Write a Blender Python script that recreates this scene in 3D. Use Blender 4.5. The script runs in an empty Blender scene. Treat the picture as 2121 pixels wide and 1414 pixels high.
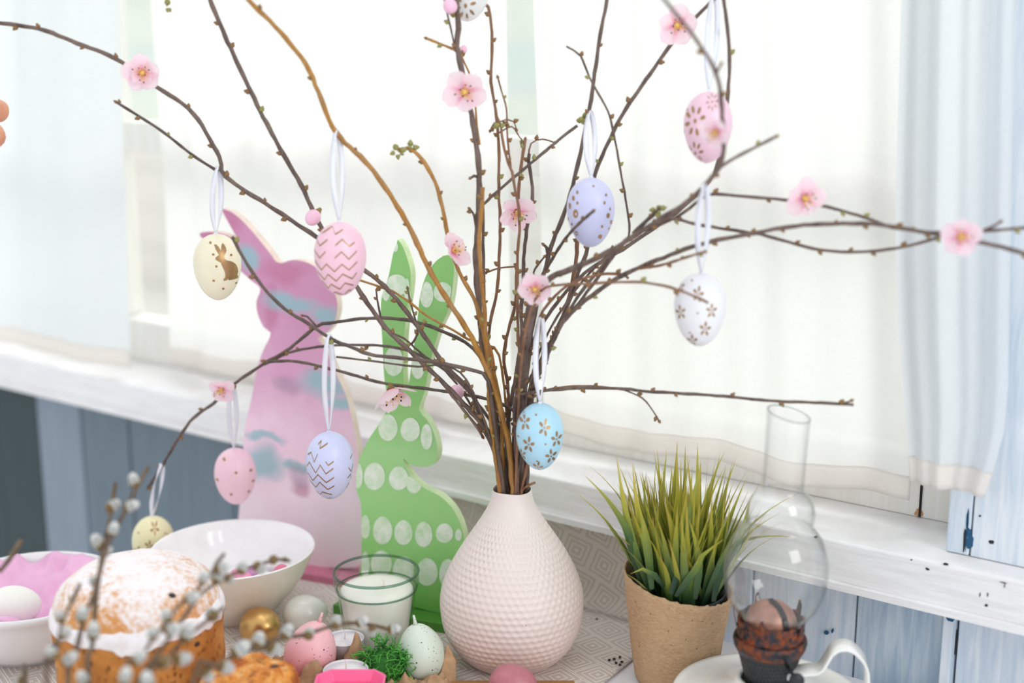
import bpy, bmesh, math, random
from mathutils import Vector, Matrix, noise
random.seed(7)
sc = bpy.context.scene
COL = sc.collection
PI = math.pi

# ---------------------------------------------------------------- camera, sky, sun, exposure
F = 2651.25                       # focal length in pixels of the 2121 px wide frame (45 mm on 36 mm)
PITCH = math.atan(580 / F)
CP, SP = math.cos(PITCH), math.sin(PITCH)
H = 0.521                         # camera height above the table top (table top is z = 0)
cam_d = bpy.data.cameras.new('camera')
cam_d.sensor_width = 36; cam_d.lens = 45
cam_d.clip_start = 0.02; cam_d.clip_end = 60
cam_d.dof.use_dof = True; cam_d.dof.focus_distance = 1.10; cam_d.dof.aperture_fstop = 2.5
cam = bpy.data.objects.new('camera', cam_d); COL.objects.link(cam)
cam.location = (0, 0, H); cam.rotation_euler = (PI/2 - PITCH, 0, 0)
sc.camera = cam

world = bpy.data.worlds.new('sky'); sc.world = world; world.use_nodes = True
bgn = world.node_tree.nodes['Background']
bgn.inputs[0].default_value = (0.93, 0.97, 1.0, 1); bgn.inputs[1].default_value = 0.93

def lamp(name, kind, loc, target, energy, color=(1, 1, 1), **kw):
    l = bpy.data.lights.new(name, kind); l.energy = energy; l.color = color
    for k, v in kw.items(): setattr(l, k, v)
    o = bpy.data.objects.new(name, l); COL.objects.link(o); o.location = loc
    o.rotation_euler = (Vector(target) - Vector(loc)).to_track_quat('-Z', 'Y').to_euler()
    return o
# sun outside, behind the curtained window; a second window of the room behind the camera on the right
lamp('sun', 'SUN', (1.5, 4, 4), (0.4, 1.0, 0), 3.4, (1, 0.98, 0.95), angle=1.5)
lamp('room_window_light', 'AREA', (1.5, -0.9, 1.35), (0.0, 1.1, 0.1), 17, (1, 0.985, 0.96), shape='RECTANGLE', size=1.0, size_y=1.2)
sc.view_settings.view_transform = 'Standard'; sc.view_settings.look = 'None'
sc.view_settings.gamma = 1; sc.view_settings.exposure = 0.12
sc.view_settings.use_curve_mapping = False
sc.cycles.use_denoising = True
sc.cycles.transparent_max_bounces = 24; sc.cycles.max_bounces = 10

# ---------------------------------------------------------------- where things stand
def ray(px, py):
    r, up = px - 1060.5, 707 - py
    return Vector((r, F*CP + up*SP, up*CP - F*SP))
def at(px, py, Y):                 # point at world depth Y
    d = ray(px, py); return Vector((0, 0, H)) + d*(Y/d.y)
def atz(px, py, z):                # point at height z
    d = ray(px, py); return Vector((0, 0, H)) + d*((z - H)/d.z)
UV_, NV_ = Vector((0.816, -0.578, 0)).normalized(), Vector((0.578, 0.816, 0)).normalized()
def W(u, n, z): return UV_*u + NV_*n + Vector((0, 0, z))   # wall frame: u along the wall to the right, n into it
def atn(px, py, n):                # (u, z) of a pixel's ray on the wall-parallel plane n
    d = ray(px, py); t = n/d.dot(NV_); p = Vector((0, 0, H)) + d*t
    return p.dot(UV_), p.z
def pxs(Y, z=0.2): return (Y*CP + (H - z)*SP)/F            # metres per pixel there
def lerp(a, b, t): return a + (b - a)*t
def L(r, g, b):
    f = lambda c: (c/12.92 if c <= 0.04045 else ((c + 0.055)/1.055)**2.4)
    return (f(r/255), f(g/255), f(b/255), 1)

# ---------------------------------------------------------------- object helpers
def tag(o, label=None, cat=None, group=None, kind=None):
    if label: o['label'] = label
    if cat: o['category'] = cat
    if group: o['group'] = group
    if kind: o['kind'] = kind
    return o
def empty(name, loc, label, cat, group=None, rotz=0):
    o = bpy.data.objects.new(name, None); COL.objects.link(o)
    o.location = loc; o.rotation_euler = (0, 0, rotz); o.empty_display_size = 0.02
    return tag(o, label, cat, group)
def link_mesh(name, me, parent=None, mw=None):
    o = bpy.data.objects.new(name, me); COL.objects.link(o)
    if parent: o.parent = parent
    if mw is not None: o.matrix_local = mw
    return o
class MB:
    def __init__(s): s.v, s.f, s.m, s.uv = [], [], [], None
    def add(s, vs, fs, mi=0):
        b = len(s.v); s.v += [Vector(v) for v in vs]; s.f += [[i + b for i in f] for f in fs]; s.m += [mi]*len(fs); return s
    def box(s, c, ax, ay, az, mi=0):   # centre and three half axes
        c, ax, ay, az = Vector(c), Vector(ax), Vector(ay), Vector(az)
        vs = [c + ax*i + ay*j + az*k for k in (-1, 1) for j in (-1, 1) for i in (-1, 1)]
        return s.add(vs, [(0, 2, 3, 1), (4, 5, 7, 6), (0, 1, 5, 4), (2, 6, 7, 3), (0, 4, 6, 2), (1, 3, 7, 5)], mi)
    def tube(s, pts, rad, n=8, mi=0):
        pts = [Vector(p) for p in pts]; N = len(pts)
        ref = None; vs = []
        for i, p in enumerate(pts):
            t = (pts[min(i + 1, N - 1)] - pts[max(i - 1, 0)]).normalized()
            if ref is None: ref = t.orthogonal().normalized()
            ref = (ref - t*ref.dot(t)).normalized(); b = t.cross(ref)
            r = rad[i] if hasattr(rad, '__len__') else rad
            vs += [p + (ref*math.cos(a) + b*math.sin(a))*r for a in (2*PI*k/n for k in range(n))]
        fs = [(i*n + k, i*n + (k + 1) % n, (i + 1)*n + (k + 1) % n, (i + 1)*n + k) for i in range(N - 1) for k in range(n)]
        fs += [tuple(range(n))[::-1], tuple((N - 1)*n + k for k in range(n))]
        return s.add(vs, fs, mi)
    def lathe(s, prof, n=48, c=(0, 0, 0), mi=0, fn=None):
        c = Vector(c); vs = []
        for j, (r, z) in enumerate(prof):
            for k in range(n):
                a = 2*PI*k/n; rr, zz = (r, z) if fn is None else fn(r, z, a, j)
                vs.append(c + Vector((rr*math.cos(a), rr*math.sin(a), zz)))
        fs = [(j*n + k, j*n + (k + 1) % n, (j + 1)*n + (k + 1) % n, (j + 1)*n + k) for j in range(len(prof) - 1) for k in range(n)]
        if prof[0][0] < 1e-3 or fn is None: fs.append(tuple(range(n))[::-1])
        if prof[-1][0] < 1e-3: fs.append(tuple((len(prof) - 1)*n + k for k in range(n)))
        return s.add(vs, fs, mi)
    def ring(s, R, r, c=(0, 0, 0), n=48, m=10, mi=0):
        c = Vector(c)
        vs = [c + Vector(((R + r*math.cos(b))*math.cos(a), (R + r*math.cos(b))*math.sin(a), r*math.sin(b)))
              for a in (2*PI*i/n for i in range(n)) for b in (2*PI*j/m for j in range(m))]
        fs = [(i*m + j, ((i + 1) % n)*m + j, ((i + 1) % n)*m + (j + 1) % m, i*m + (j + 1) % m) for i in range(n) for j in range(m)]
        return s.add(vs, fs, mi)
    def grid(s, fn, nu, nv, mi=0):
        vs = [fn(i/nu, j/nv) for j in range(nv + 1) for i in range(nu + 1)]
        fs = [(j*(nu + 1) + i, j*(nu + 1) + i + 1, (j + 1)*(nu + 1) + i + 1, (j + 1)*(nu + 1) + i) for j in range(nv) for i in range(nu)]
        return s.add(vs, fs, mi)
    def mesh(s, name, mats, off=None, smooth=True):
        me = bpy.data.meshes.new(name)
        off = Vector(off) if off is not None else Vector((0, 0, 0))
        me.from_pydata([tuple(v - off) for v in s.v], [], s.f)
        mats = mats if isinstance(mats, (list, tuple)) else [mats]
        for m in mats: me.materials.append(m)
        if len(mats) > 1: me.polygons.foreach_set('material_index', s.m)
        if smooth: me.polygons.foreach_set('use_smooth', [True]*len(me.polygons))
        bm = bmesh.new(); bm.from_mesh(me); bmesh.ops.recalc_face_normals(bm, faces=bm.faces); bm.to_mesh(me); bm.free()
        me.update(); return me
    def build(s, name, mats, parent=None, local=False, smooth=True, bevel=0, solid=0, autosm=0):
        off = parent.matrix_basis.translation if (parent is not None and not local) else None
        if parent is not None and not local and parent.parent is not None: off = off + parent.parent.matrix_basis.translation
        o = link_mesh(name, s.mesh(name, mats, off, smooth), parent)
        if solid:
            md = o.modifiers.new('solid', 'SOLIDIFY'); md.thickness = solid; md.offset = 0
        if bevel:
            md = o.modifiers.new('bevel', 'BEVEL'); md.width = bevel; md.segments = 2; md.limit_method = 'ANGLE'; md.angle_limit = 0.6
            md.harden_normals = False
        return o
def smooth_path(pts, step):
    """Catmull-Rom through points, resampled about every step."""
    P = [Vector(p) for p in pts]; out = []
    for i in range(len(P) - 1):
        p0, p1, p2, p3 = P[max(i - 1, 0)], P[i], P[i + 1], P[min(i + 2, len(P) - 1)]
        n = max(1, int((p2 - p1).length/step))
        for k in range(n):
            t = k/n
            out.append(0.5*((2*p1) + (p2 - p0)*t + (2*p0 - 5*p1 + 4*p2 - p3)*t*t + (3*p1 - p0 - 3*p2 + p3)*t**3))
    out.append(P[-1]); return out
def sphere_mesh(name, mats, rx, ry, rz, n=16, m=10, egg=0.0, smooth=True):
    mb = MB(); prof = []
    for j in range(m + 1):
        b = -PI/2 + PI*j/m; zz = math.sin(b); r = math.cos(b)*(1 - egg*zz)
        prof.append((max(r, 1e-5), zz))
    mb.lathe(prof, n); mb.v = [Vector((v.x*rx, v.y*ry, v.z*rz)) for v in mb.v]
    return mb.mesh(name, mats, None, smooth)
def frame(z, loc, roll=0.0, scale=1.0):
    """Matrix whose local z points along z."""
    q = Vector(z).to_track_quat('Z', 'Y').to_matrix().to_4x4()
    return Matrix.Translation(loc) @ q @ Matrix.Rotation(roll, 4, 'Z') @ Matrix.Scale(scale, 4)

# ---------------------------------------------------------------- materials
class NT:
    def __init__(s, name):
        s.m = bpy.data.materials.new(name); s.m.use_nodes = True; s.t = s.m.node_tree; s.N = s.t.nodes; s.p = s.N.get('Principled BSDF'); s.out = s.N.get('Material Output')
    def n(s, k, **kw):
        x = s.N.new(k)
        for a, b in kw.items(): setattr(x, a, b)
        return x
    def l(s, a, b): s.t.links.new(a, b)
    def coord(s, which='Object', scale=(1, 1, 1), rot=(0, 0, 0)):
        tc = s.n('ShaderNodeTexCoord'); mp = s.n('ShaderNodeMapping'); mp.inputs['Scale'].default_value = scale; mp.inputs['Rotation'].default_value = rot
        s.l(tc.outputs[which], mp.inputs[0]); return mp.outputs[0]
    def noise(s, co, scale, detail=4, rough=0.55, dist=0):
        x = s.n('ShaderNodeTexNoise'); x.inputs['Scale'].default_value = scale; x.inputs['Detail'].default_value = detail
        x.inputs['Roughness'].default_value = rough; x.inputs['Distortion'].default_value = dist
        s.l(co, x.inputs['Vector']); return x.outputs['Fac']
    def ramp(s, fac, stops, interp='LINEAR'):
        x = s.n('ShaderNodeValToRGB'); e = x.color_ramp.elements; x.color_ramp.interpolation = interp
        while len(e) < len(stops): e.new(0.5)
        for i, (p, c) in enumerate(stops): e[i].position = p; e[i].color = c
        s.l(fac, x.inputs[0]); return x.outputs[0]
    def mix(s, fac, a, b):
        x = s.n('ShaderNodeMix', data_type='RGBA')
        for sock, val in ((0, fac), (6, a), (7, b)):
            if hasattr(val, 'is_linked'): s.l(val, x.inputs[sock])
            else: x.inputs[sock].default_value = val
        return x.outputs[2]
    def math(s, op, a, b=0.0, c=None):
        x = s.n('ShaderNodeMath', operation=op)
        for i, val in enumerate((a, b, c)):
            if val is None: continue
            if hasattr(val, 'is_linked'): s.l(val, x.inputs[i])
            else: x.inputs[i].default_value = val
        return x.outputs[0]
    def bump(s, h, strength=0.3, dist=0.001):
        x = s.n('ShaderNodeBump'); x.inputs['Strength'].default_value = strength; x.inputs['Distance'].default_value = dist
        s.l(h, x.inputs['Height']); s.l(x.outputs[0], s.p.inputs['Normal'])
    def base(s, col):
        if hasattr(col, 'is_linked'): s.l(col, s.p.inputs['Base Color'])
        else: s.p.inputs['Base Color'].default_value = col
    def set(s, **kw):
        for k, v in kw.items(): s.p.inputs[k.replace('_', ' ')].default_value = v
        return s
def plain(name, col, rough=0.5, metal=0.0, var=0.12, vscale=60, bump=0.0, bscale=400, sss=0.0, coat=0.0, co='Object'):
    t = NT(name); t.set(Roughness=rough, Metallic=metal)
    c = t.coord(co); nf = t.noise(c, vscale)
    d = [x*(1 - var) for x in col[:3]] + [1]; u = [min(1, x*(1 + var)) for x in col[:3]] + [1]
    t.base(t.ramp(nf, [(0.3, d), (0.7, u)]))
    if bump: t.bump(t.noise(c, bscale, 3), bump, 0.0008)
    if sss:
        t.p.inputs['Subsurface Weight'].default_value = sss; t.p.inputs['Subsurface Scale'].default_value = 0.006
        t.p.inputs['Subsurface Radius'].default_value = (1, 0.7, 0.6)
    if coat: t.p.inputs['Coat Weight'].default_value = coat
    return t.m
def thin_glass(name, tint, edge, refl=0.9):
    """Thin clear glass: light passes straight through, edges tinted by the longer way in the glass, Fresnel mirror on top."""
    t = NT(name); t.N.remove(t.p)
    lw = t.n('ShaderNodeLayerWeight'); lw.inputs[0].default_value = 0.35
    tr = t.n('ShaderNodeBsdfTransparent'); t.l(t.mix(t.math('POWER', lw.outputs['Facing'], 3.5), tint, edge), tr.inputs[0])
    gl = t.n('ShaderNodeBsdfGlossy'); gl.inputs['Roughness'].default_value = 0.02; gl.inputs[0].default_value = (1, 1, 1, 1)
    fr = t.n('ShaderNodeFresnel'); ge = t.n('ShaderNodeNewGeometry'); t.l(t.math('MULTIPLY_ADD', ge.outputs['Backfacing'], 1/1.45 - 1.45, 1.45), fr.inputs[0])
    mx = t.n('ShaderNodeMixShader'); t.l(t.math('MULTIPLY', fr.outputs[0], refl), mx.inputs[0]); t.l(tr.outputs[0], mx.inputs[1]); t.l(gl.outputs[0], mx.inputs[2])
    t.l(mx.outputs[0], t.out.inputs[0]); return t.m
def painted_wood(name, col, worn, streak=0.35, wear=0.25, rough=0.55, along=(14, 14, 1.2)):
    t = NT(name); t.set(Roughness=rough)
    c = t.coord('Object', along); n1 = t.noise(c, 9, 6, 0.6, 0.6); n2 = t.noise(t.coord('Object', (1, 1, 0.35)), 26, 5, 0.65)
    base = t.mix(t.ramp(n1, [(0.35, (0, 0, 0, 1)), (0.7, (streak, streak, streak, 1))]), col, worn)
    base = t.mix(t.ramp(n2, [(0.66, (0, 0, 0, 1)), (0.80, (wear, wear, wear, 1))]), base, worn)
    t.base(base); t.bump(n1, 0.35, 0.0008); return t.m
def fabric(name, col, transl=0.5, sheer=0.0):
    t = NT(name); t.N.remove(t.p)
    c = t.coord('Object', (1, 1, 1)); nf = t.noise(c, 180, 2); big = t.noise(t.coord('Object', (3, 3, 0.4)), 4, 3)
    f = t.math('MULTIPLY_ADD', nf, 0.05, t.math('MULTIPLY_ADD', big, 0.05, 0.93))
    colr = t.mix(f, (0, 0, 0, 1), col)
    d = t.n('ShaderNodeBsdfDiffuse'); tl = t.n('ShaderNodeBsdfTranslucent'); t.l(colr, d.inputs[0]); t.l(colr, tl.inputs[0])
    m1 = t.n('ShaderNodeMixShader'); m1.inputs[0].default_value = transl; t.l(d.outputs[0], m1.inputs[1]); t.l(tl.outputs[0], m1.inputs[2])
    tp = t.n('ShaderNodeBsdfTransparent'); m2 = t.n('ShaderNodeMixShader'); m2.inputs[0].default_value = sheer
    t.l(m1.outputs[0], m2.inputs[1]); t.l(tp.outputs[0], m2.inputs[2]); t.l(m2.outputs[0], t.out.inputs[0]); return t.m

M = {}
M['white_sill'] = painted_wood('white_sill_paint', L(243, 242, 243), L(196, 190, 186), 0.35, 0.3, along=(2.2, 2.2, 24))
M['white_frame'] = painted_wood('white_frame_paint', L(247, 246, 243), L(214, 196, 170), 0.3, 0.35)
M['blue_plank'] = painted_wood('pale_blue_paint', L(228, 234, 240), L(166, 190, 214), 0.65, 0.6)
M['blue_plank_deep'] = painted_wood('pale_blue_paint_thin', L(204, 216, 226), L(140, 168, 194), 0.75, 0.6)
M['slate_plank'] = painted_wood('slate_blue_tone', L(106, 121, 132), L(84, 100, 112), 0.5, 0.3)
M['slate_light'] = painted_wood('slate_blue_tone_pale', L(134, 146, 160), L(108, 122, 136), 0.5, 0.3)
M['teal_plank'] = painted_wood('dark_teal_tone', L(36, 58, 62), L(24, 44, 50), 0.5, 0.3)
M['dark_gap'] = plain('dark_gap', L(40, 38, 40), 0.9)
M['blue_knot'] = plain('blue_under_paint', L(28, 84, 122), 0.7)
M['rust_stain'] = plain('rust_stain', L(196, 150, 112), 0.8, var=0.3)
M['curtain'] = fabric('sheer_curtain_cloth', (0.93, 0.925, 0.915, 1), 0.58, 0.05)
M['curtain_left'] = fabric('cool_curtain_cloth', (0.85, 0.88, 0.895, 1), 0.44, 0.03)
M['hem'] = fabric('curtain_hem_cloth', (0.95, 0.92, 0.885, 1), 0.5, 0.0)
M['pane'] = thin_glass('window_glass', (0.98, 0.99, 0.98, 1), (0.85, 0.9, 0.88, 1), 0.6)
M['shed'] = plain('pale_green_boards', L(240, 246, 234), 0.8)
M['shed_trim'] = plain('pale_teal_trim', L(230, 240, 236), 0.8)
M['terrace'] = plain('pale_paving', L(236, 232, 226), 0.9)
M['table'] = plain('white_table_paint', L(236, 234, 238), 0.4, var=0.03)

# ---------------------------------------------------------------- the setting: wall, sill, window, planks
NW = 1.02                                         # wall face
u_j, _ = atn(1967, 1120, NW)                      # right jamb of the window
UL, UR = -2.6, 0.5
def wbox(mb, u0, u1, n0, n1, z0, z1, mi=0):
    return mb.box(W((u0 + u1)/2, (n0 + n1)/2, (z0 + z1)/2), UV_*((u1 - u0)/2), NV_*((n1 - n0)/2), Vector((0, 0, (z1 - z0)/2)), mi)
def structure(name, o_or_empty=None, label=None):
    o = o_or_empty or bpy.data.objects.new(name, None)
    if o_or_empty is None: COL.objects.link(o)
    o['kind'] = 'structure'
    if label: o['label'] = label
    return o
wall = structure('wall_back', wbox(MB(), UL, UR, NW + 0.012, NW + 0.05, -0.75, 0.10).build('wall_back', M['dark_gap'], smooth=False), 'plank wall under the window sill, slate blue at left and pale blue at right')
# planks below the sill: joints fall where the photograph shows them
joints = [UL]
uj1, _ = atn(1772, 1300, NW); u = uj1
lst = []
while u > UL: lst.append(u); u -= 0.098
joints = [UL] + lst[::-1]
uc1, _ = atn(1955, 1340, NW); uc2, _ = atn(1981, 1340, NW)
joints += [uc1, uc2, uc2 + 0.105, UR]
u_teal, _ = atn(88, 900, NW); u_pale, _ = atn(205, 950, NW); u_mid, _ = atn(640, 1000, NW)  # planks coloured darker towards the left: teal leftmost, slates, then pale blue
for a, b in zip(joints[:-1], joints[1:]):
    if b - a < 0.004: continue
    mid = (a + b)/2
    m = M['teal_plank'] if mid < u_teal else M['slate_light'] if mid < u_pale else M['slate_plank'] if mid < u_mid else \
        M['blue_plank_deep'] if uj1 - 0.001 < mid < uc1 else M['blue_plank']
    off = -0.012 if abs(a - uc1) < 1e-6 else random.uniform(-0.0015, 0.0015)
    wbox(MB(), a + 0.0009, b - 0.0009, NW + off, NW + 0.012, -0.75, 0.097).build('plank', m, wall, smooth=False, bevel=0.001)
wr = structure('wall_right', wbox(MB(), u_j + 0.01, UR, NW + 0.002, NW + 0.09, 0.132, 2.6).build('wall_right', M['dark_gap'], smooth=False), 'pale blue plank wall right of the window above the sill')
uk, _ = atn(2010, 1120, 1.008)
for a, b in ((u_j, uk), (uk, uk + 0.10), (uk + 0.10, UR)):
    wbox(MB(), a + 0.0006, b - 0.0006, 1.008, 1.03, 0.1305, 2.6).build('plank', M['blue_plank'], wr, smooth=False, bevel=0.0012)
def blot(name, px, py, n, rx, rz, m, parent, seed=0):
    """A small flaw with its own outline set into a board's face."""
    u, z = atn(px, py, n); rnd = random.Random(seed + px); mb = MB(); k = 12
    vs = [W(u + rx*math.cos(2*PI*i/k)*rnd.uniform(0.7, 1.2), n - 0.0004, z + rz*math.sin(2*PI*i/k)*rnd.uniform(0.7, 1.2)) for i in range(k)]
    vs += [v + NV_*0.002 for v in vs]
    mb.add(vs, [tuple(range(k)), tuple(range(2*k - 1, k - 1, -1))] + [(i, (i + 1) % k, k + (i + 1) % k, k + i) for i in range(k)])
    return mb.build(name, m, parent, smooth=False)
for px, py, rx, rz, m in ((2054, 1122, .0022, .0018, 'dark_gap'), (2030, 1068, .0009, .0009, 'dark_gap'), (2003, 1100, .0008, .017, 'blue_knot'), (1998, 1118, .0011, .010, 'dark_gap'),
                          (2009, 1122, .0030, .006, 'blue_knot'), (2006, 1102, .0022, .004, 'blue_knot'), (2004, 1078, .0010, .009, 'blue_knot')):
    blot('paint_chip', px, py, 1.008, rx, rz, M[m], wr)
blot('paint_chip', 1711, 1310, NW - 0.0016, .0022, .0016, M['blue_knot'], wall); blot('paint_chip', 1724, 1306, NW - 0.0016, .001, .002, M['blue_knot'], wall)
blot('paint_chip', 1968, 1278, NW - 0.012, .0045, .0035, M['blue_knot'], wall); blot('paint_chip', 1979, 1330, NW - .0016, .0007, .012, M['dark_gap'], wall)
above = structure('wall_top', wbox(MB(), UL, u_j + 0.02, NW + 0.002, NW + 0.09, 1.15, 2.6).build('wall_top', M['blue_plank'], smooth=False), 'wall above the window')
# sill
sill = structure('trim_1', wbox(MB(), UL, UR, 0.98, 1.085, 0.0935, 0.13).build('trim_1', M['white_sill'], smooth=False, bevel=0.002), 'long white painted window sill board with scuffed front edge')
for px, py, rx, rz in ((1921, 1178, .0018, .0011), (1888, 1159, .0008, .0006), (1958, 1168, .0022, .0007), (2043, 1253, .0012, .0012), (2030, 1231, .0005, .002), (2046, 1231, .0005, .002), (2078, 1206, .0025, .0004), (2081, 1212, .0004, .002),
                       (1690, 1112, .0018, .0008), (1720, 1203, .0030, .0010), (1750, 1214, .003, .0010), (1888, 1245, .0012, .0007), (264, 830, .003, .003)):
    blot('nail_hole', px, py, 0.98, rx, rz, M['dark_gap'] if px > 500 else M['white_sill'], sill)
wbox(MB(), UL, UR, 0.975, 0.985, 0.0885, 0.0945).build('sill_lip', M['white_sill'], sill, smooth=False)
# window: frame rails, mullions, transom and panes
win = structure('window_1', None, 'wide window behind the curtains, white frame and transom')
NF = 1.075
z_t, = [atn(1080, 285, NF)[1]]
frame_m = M['white_frame']
wbox(MB(), UL, u_j - 0.001, NF, NF + 0.035, 0.13, 0.185).build('bottom_rail', frame_m, win, smooth=False, bevel=0.002)
wbox(MB(), UL, u_j - 0.001, NF, NF + 0.035, 1.09, 1.15).build('top_rail', frame_m, win, smooth=False, bevel=0.002)
for px in (1935, 236, -900):
    uu, _ = atn(px, 700, NF)
    w = 0.022
    if px == 1935: uu, w = atn(1940, 1040, NF)[0], 0.02
    wbox(MB(), uu - w, uu + w, NF - 0.002, NF + 0.036, 0.186, 1.089).build('mullion', frame_m, win, smooth=False, bevel=0.002)
wbox(MB(), UL, u_j - 0.03, NF + 0.002, NF + 0.03, z_t - 0.038, z_t).build('transom', frame_m, win, smooth=False, bevel=0.002)
wbox(MB(), UL, u_j - 0.03, NF + 0.016, NF + 0.019, 0.185, 1.09).build('pane', M['pane'], win, smooth=False)
uc, _ = atn(1907, 1040, NF)
wbox(MB(), uc - 0.0010, uc + 0.0010, NF - 0.0010, NF + 0.002, 0.131, 0.188).build('gap', M['dark_gap'], win, smooth=False)
for px, py, rx, rz in ((1850, 985, .0022, .010), (1903, 1062, .004, .004), (1848, 1005, .004, .003), (1925, 1083, .004, .0012)):
    blot('rust_mark', px, py, NF, rx, rz, M['rust_stain'] if py < 1080 else M['dark_gap'], win)
# outside: a pale shed and paving, far out of focus
terrace = structure('floor_outside', wbox(MB(), -7, 3, 1.12, 7, -0.62, -0.6).build('floor_outside', M['terrace'], smooth=False), 'pale paving outside the window')
shed = empty('garden_shed', W(-1.5, 4.2, -0.6), 'pale green boarded shed seen blurred outside between the curtains', 'shed')
for i in range(12):
    wbox(MB(), -5.5, 1.8, 4.2 + (i % 2)*0.004, 4.26, -0.6 + i*0.2, -0.4 + i*0.2 - 0.004).build('board', M['shed_trim'] if i in (5, 9) else M['terrace'] if i < 4 else M['shed'], shed, smooth=False)
wbox(MB(), -5.6, 1.9, 4.0, 4.4, 1.81, 1.9).build('roof_edge', M['shed_trim'], shed, smooth=False)

# ---------------------------------------------------------------- table and cloth
tl_u = atn(634, 1069, NW)[0]
table = empty('table', W(0, 0.6, -0.74), 'white painted table standing against the plank wall under the window', 'table')
mb = MB(); wbox(mb, tl_u, 0.75, 0.12, NW - 0.0145, -0.03, 0.0); mb.build('tabletop', M['table'], table, smooth=False, bevel=0.002)
for uu in (tl_u + 0.05, 0.70):
    for nn in (0.17, 0.95):
        wbox(MB(), uu - 0.025, uu + 0.025, nn - 0.025, nn + 0.025, -0.74, -0.03).build('leg', M['table'], table, smooth=False, bevel=0.002)
# woven cloth: concentric lozenges in slight relief
t = NT('woven_cloth'); t.set(Roughness=0.85)
tc = t.n('ShaderNodeTexCoord'); mp = t.n('ShaderNodeMapping'); mp.inputs['Rotation'].default_value = (0, 0, 0.35); mp.inputs['Scale'].default_value = (32, 32, 32)
t.l(tc.outputs['UV'], mp.inputs[0]); sx = t.n('ShaderNodeSeparateXYZ'); t.l(mp.outputs[0], sx.inputs[0])
def cell(s): return t.math('ABSOLUTE', t.math('SUBTRACT', t.math('FRACT', s), 0.5))
row = t.math('FLOOR', sx.outputs['Y'])
xs = t.math('ADD', sx.outputs['X'], t.math('MULTIPLY', row, 0.5))
dd = t.math('MAXIMUM', cell(xs), cell(sx.outputs['Y']))
rings = t.math('SINE', t.math('MULTIPLY', dd, 2*PI*7))
h = t.ramp(rings, [(0.25, (0, 0, 0, 1)), (0.75, (1, 1, 1, 1))])
t.base(t.mix(h, L(206, 194, 186), L(236, 229, 223))); t.bump(h, 0.5, 0.0010)
M['cloth'] = t.m
cl = MB(); uvs = []
def cgrid(fn, nu, nv):
    cl.grid(lambda a, b: fn(a, b)[0], nu, nv)
    for j in range(nv + 1):
        for i in range(nu + 1): uvs.append(fn(i/nu, j/nv)[1])
u_wl, u_wr = atn(948, 1050, NW)[0], atn(1420, 1130, NW)[0]
NE = 0.985
pr_front = atz(1310, 1560, 0)
def fl(a, b):                                      # the part lying on the table
    n = lerp(0.30, NE, b); tt = (n - 0.30)/(NE - 0.30)
    ur = lerp(pr_front.dot(UV_) - 0.05, u_wr, tt); u = lerp(tl_u + 0.004, ur, a)
    z = 0.0022 + 0.0012*noise.noise(Vector((u*16, n*16, 0)))
    return W(u, n, z), (u, n)
cgrid(fl, 70, 60)
def riser(a, b):                                   # the part drawn up the wall to the sill
    u = lerp(u_wl, u_wr, a); s = b*0.115
    if s < 0.025: n, z = NE + 0.016*math.sin(s/0.025*PI/2), 0.0022 + 0.014*(1 - math.cos(s/0.025*PI/2))
    else: n, z = NE + 0.016, 0.0162 + (s - 0.025)
    z = min(z, 0.092); n += 0.004*math.sin(u*70)*min(1, b*2)
    return W(u, n + 0.003, z), (u, NE + s)
cgrid(riser, 60, 20)
cloth = cl.build('tablecloth', M['cloth'], None)
lay = cloth.data.uv_layers.new(name='UVMap')
for lp in cloth.data.loops: lay.data[lp.index].uv = uvs[lp.vertex_index]
cloth.modifiers.new('solid', 'SOLIDIFY').thickness = -0.0012
tag(cloth, 'off-white woven cloth with lozenge relief covering the table and drawn up below the sill', 'tablecloth')
# ---------------------------------------------------------------- curtains
def interp(tab, z):
    if z <= tab[0][0]: return tab[0][1]
    for (a, x), (b, y) in zip(tab[:-1], tab[1:]):
        if z <= b: return lerp(x, y, (z - a)/(b - a))
    return tab[-1][1]
def curtain(left, right, n0, zb, zt, folds, mat, label, hem=0.02, hemwave=0.0, nu=160):
    """left / right: lists of (px, py) edge points on plane n0; folds: (amplitude, count, phase) sums."""
    lt = sorted((atn(px, py, n0)[1], atn(px, py, n0)[0]) for px, py in left)
    rt = sorted((atn(px, py, n0)[1], atn(px, py, n0)[0]) for px, py in right)
    def pos(a, z, push=0):
        u = lerp(interp(lt, z), interp(rt, z), a)
        n = n0 + sum(A*math.sin(2*PI*k*a + ph + 0.25*math.sin(z*5 + k)) for A, k, ph in folds)*(0.55 + 0.45*min(1, max(0, (z - zb)/0.5)))
        return W(u, n - push, z + hemwave*math.sin(2*PI*2.2*a + 1)*max(0, 1 - (z - zb)/0.12))
    c = bpy.data.objects.new('curtain', None); COL.objects.link(c); c.location = pos(0.5, zb)
    tag(c, label, 'curtain')
    MB().grid(lambda a, b: pos(a, lerp(zb + hem, zt, b)), nu, 24).build('cloth', mat, c)
    MB().grid(lambda a, b: pos(a, lerp(zb, zb + hem + 0.0006, b), 0.0008), nu, 4).build('hem', M['hem'], c, solid=0.0014)
    return c
curtain([(-420, 500), (-420, 0)], [(265, 760), (252, 400), (232, 0)], 1.0, 0.143, 1.02,
        [(0.010, 3.1, 0.4), (0.005, 7.3, 1.0)], M['curtain_left'], 'leftmost cool white curtain with a beige hem, left of the gap of bare window', 0.021)
curtain([(352, 750), (338, 400), (305, 0)], [(1052, 850), (1042, 300), (1036, 0)], 1.048, 0.143, 1.03,
        [(0.008, 4.2, 0.2), (0.003, 11, 1.7)], M['curtain'], 'white sheer curtain behind the pink and green rabbits', 0.021)
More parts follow.
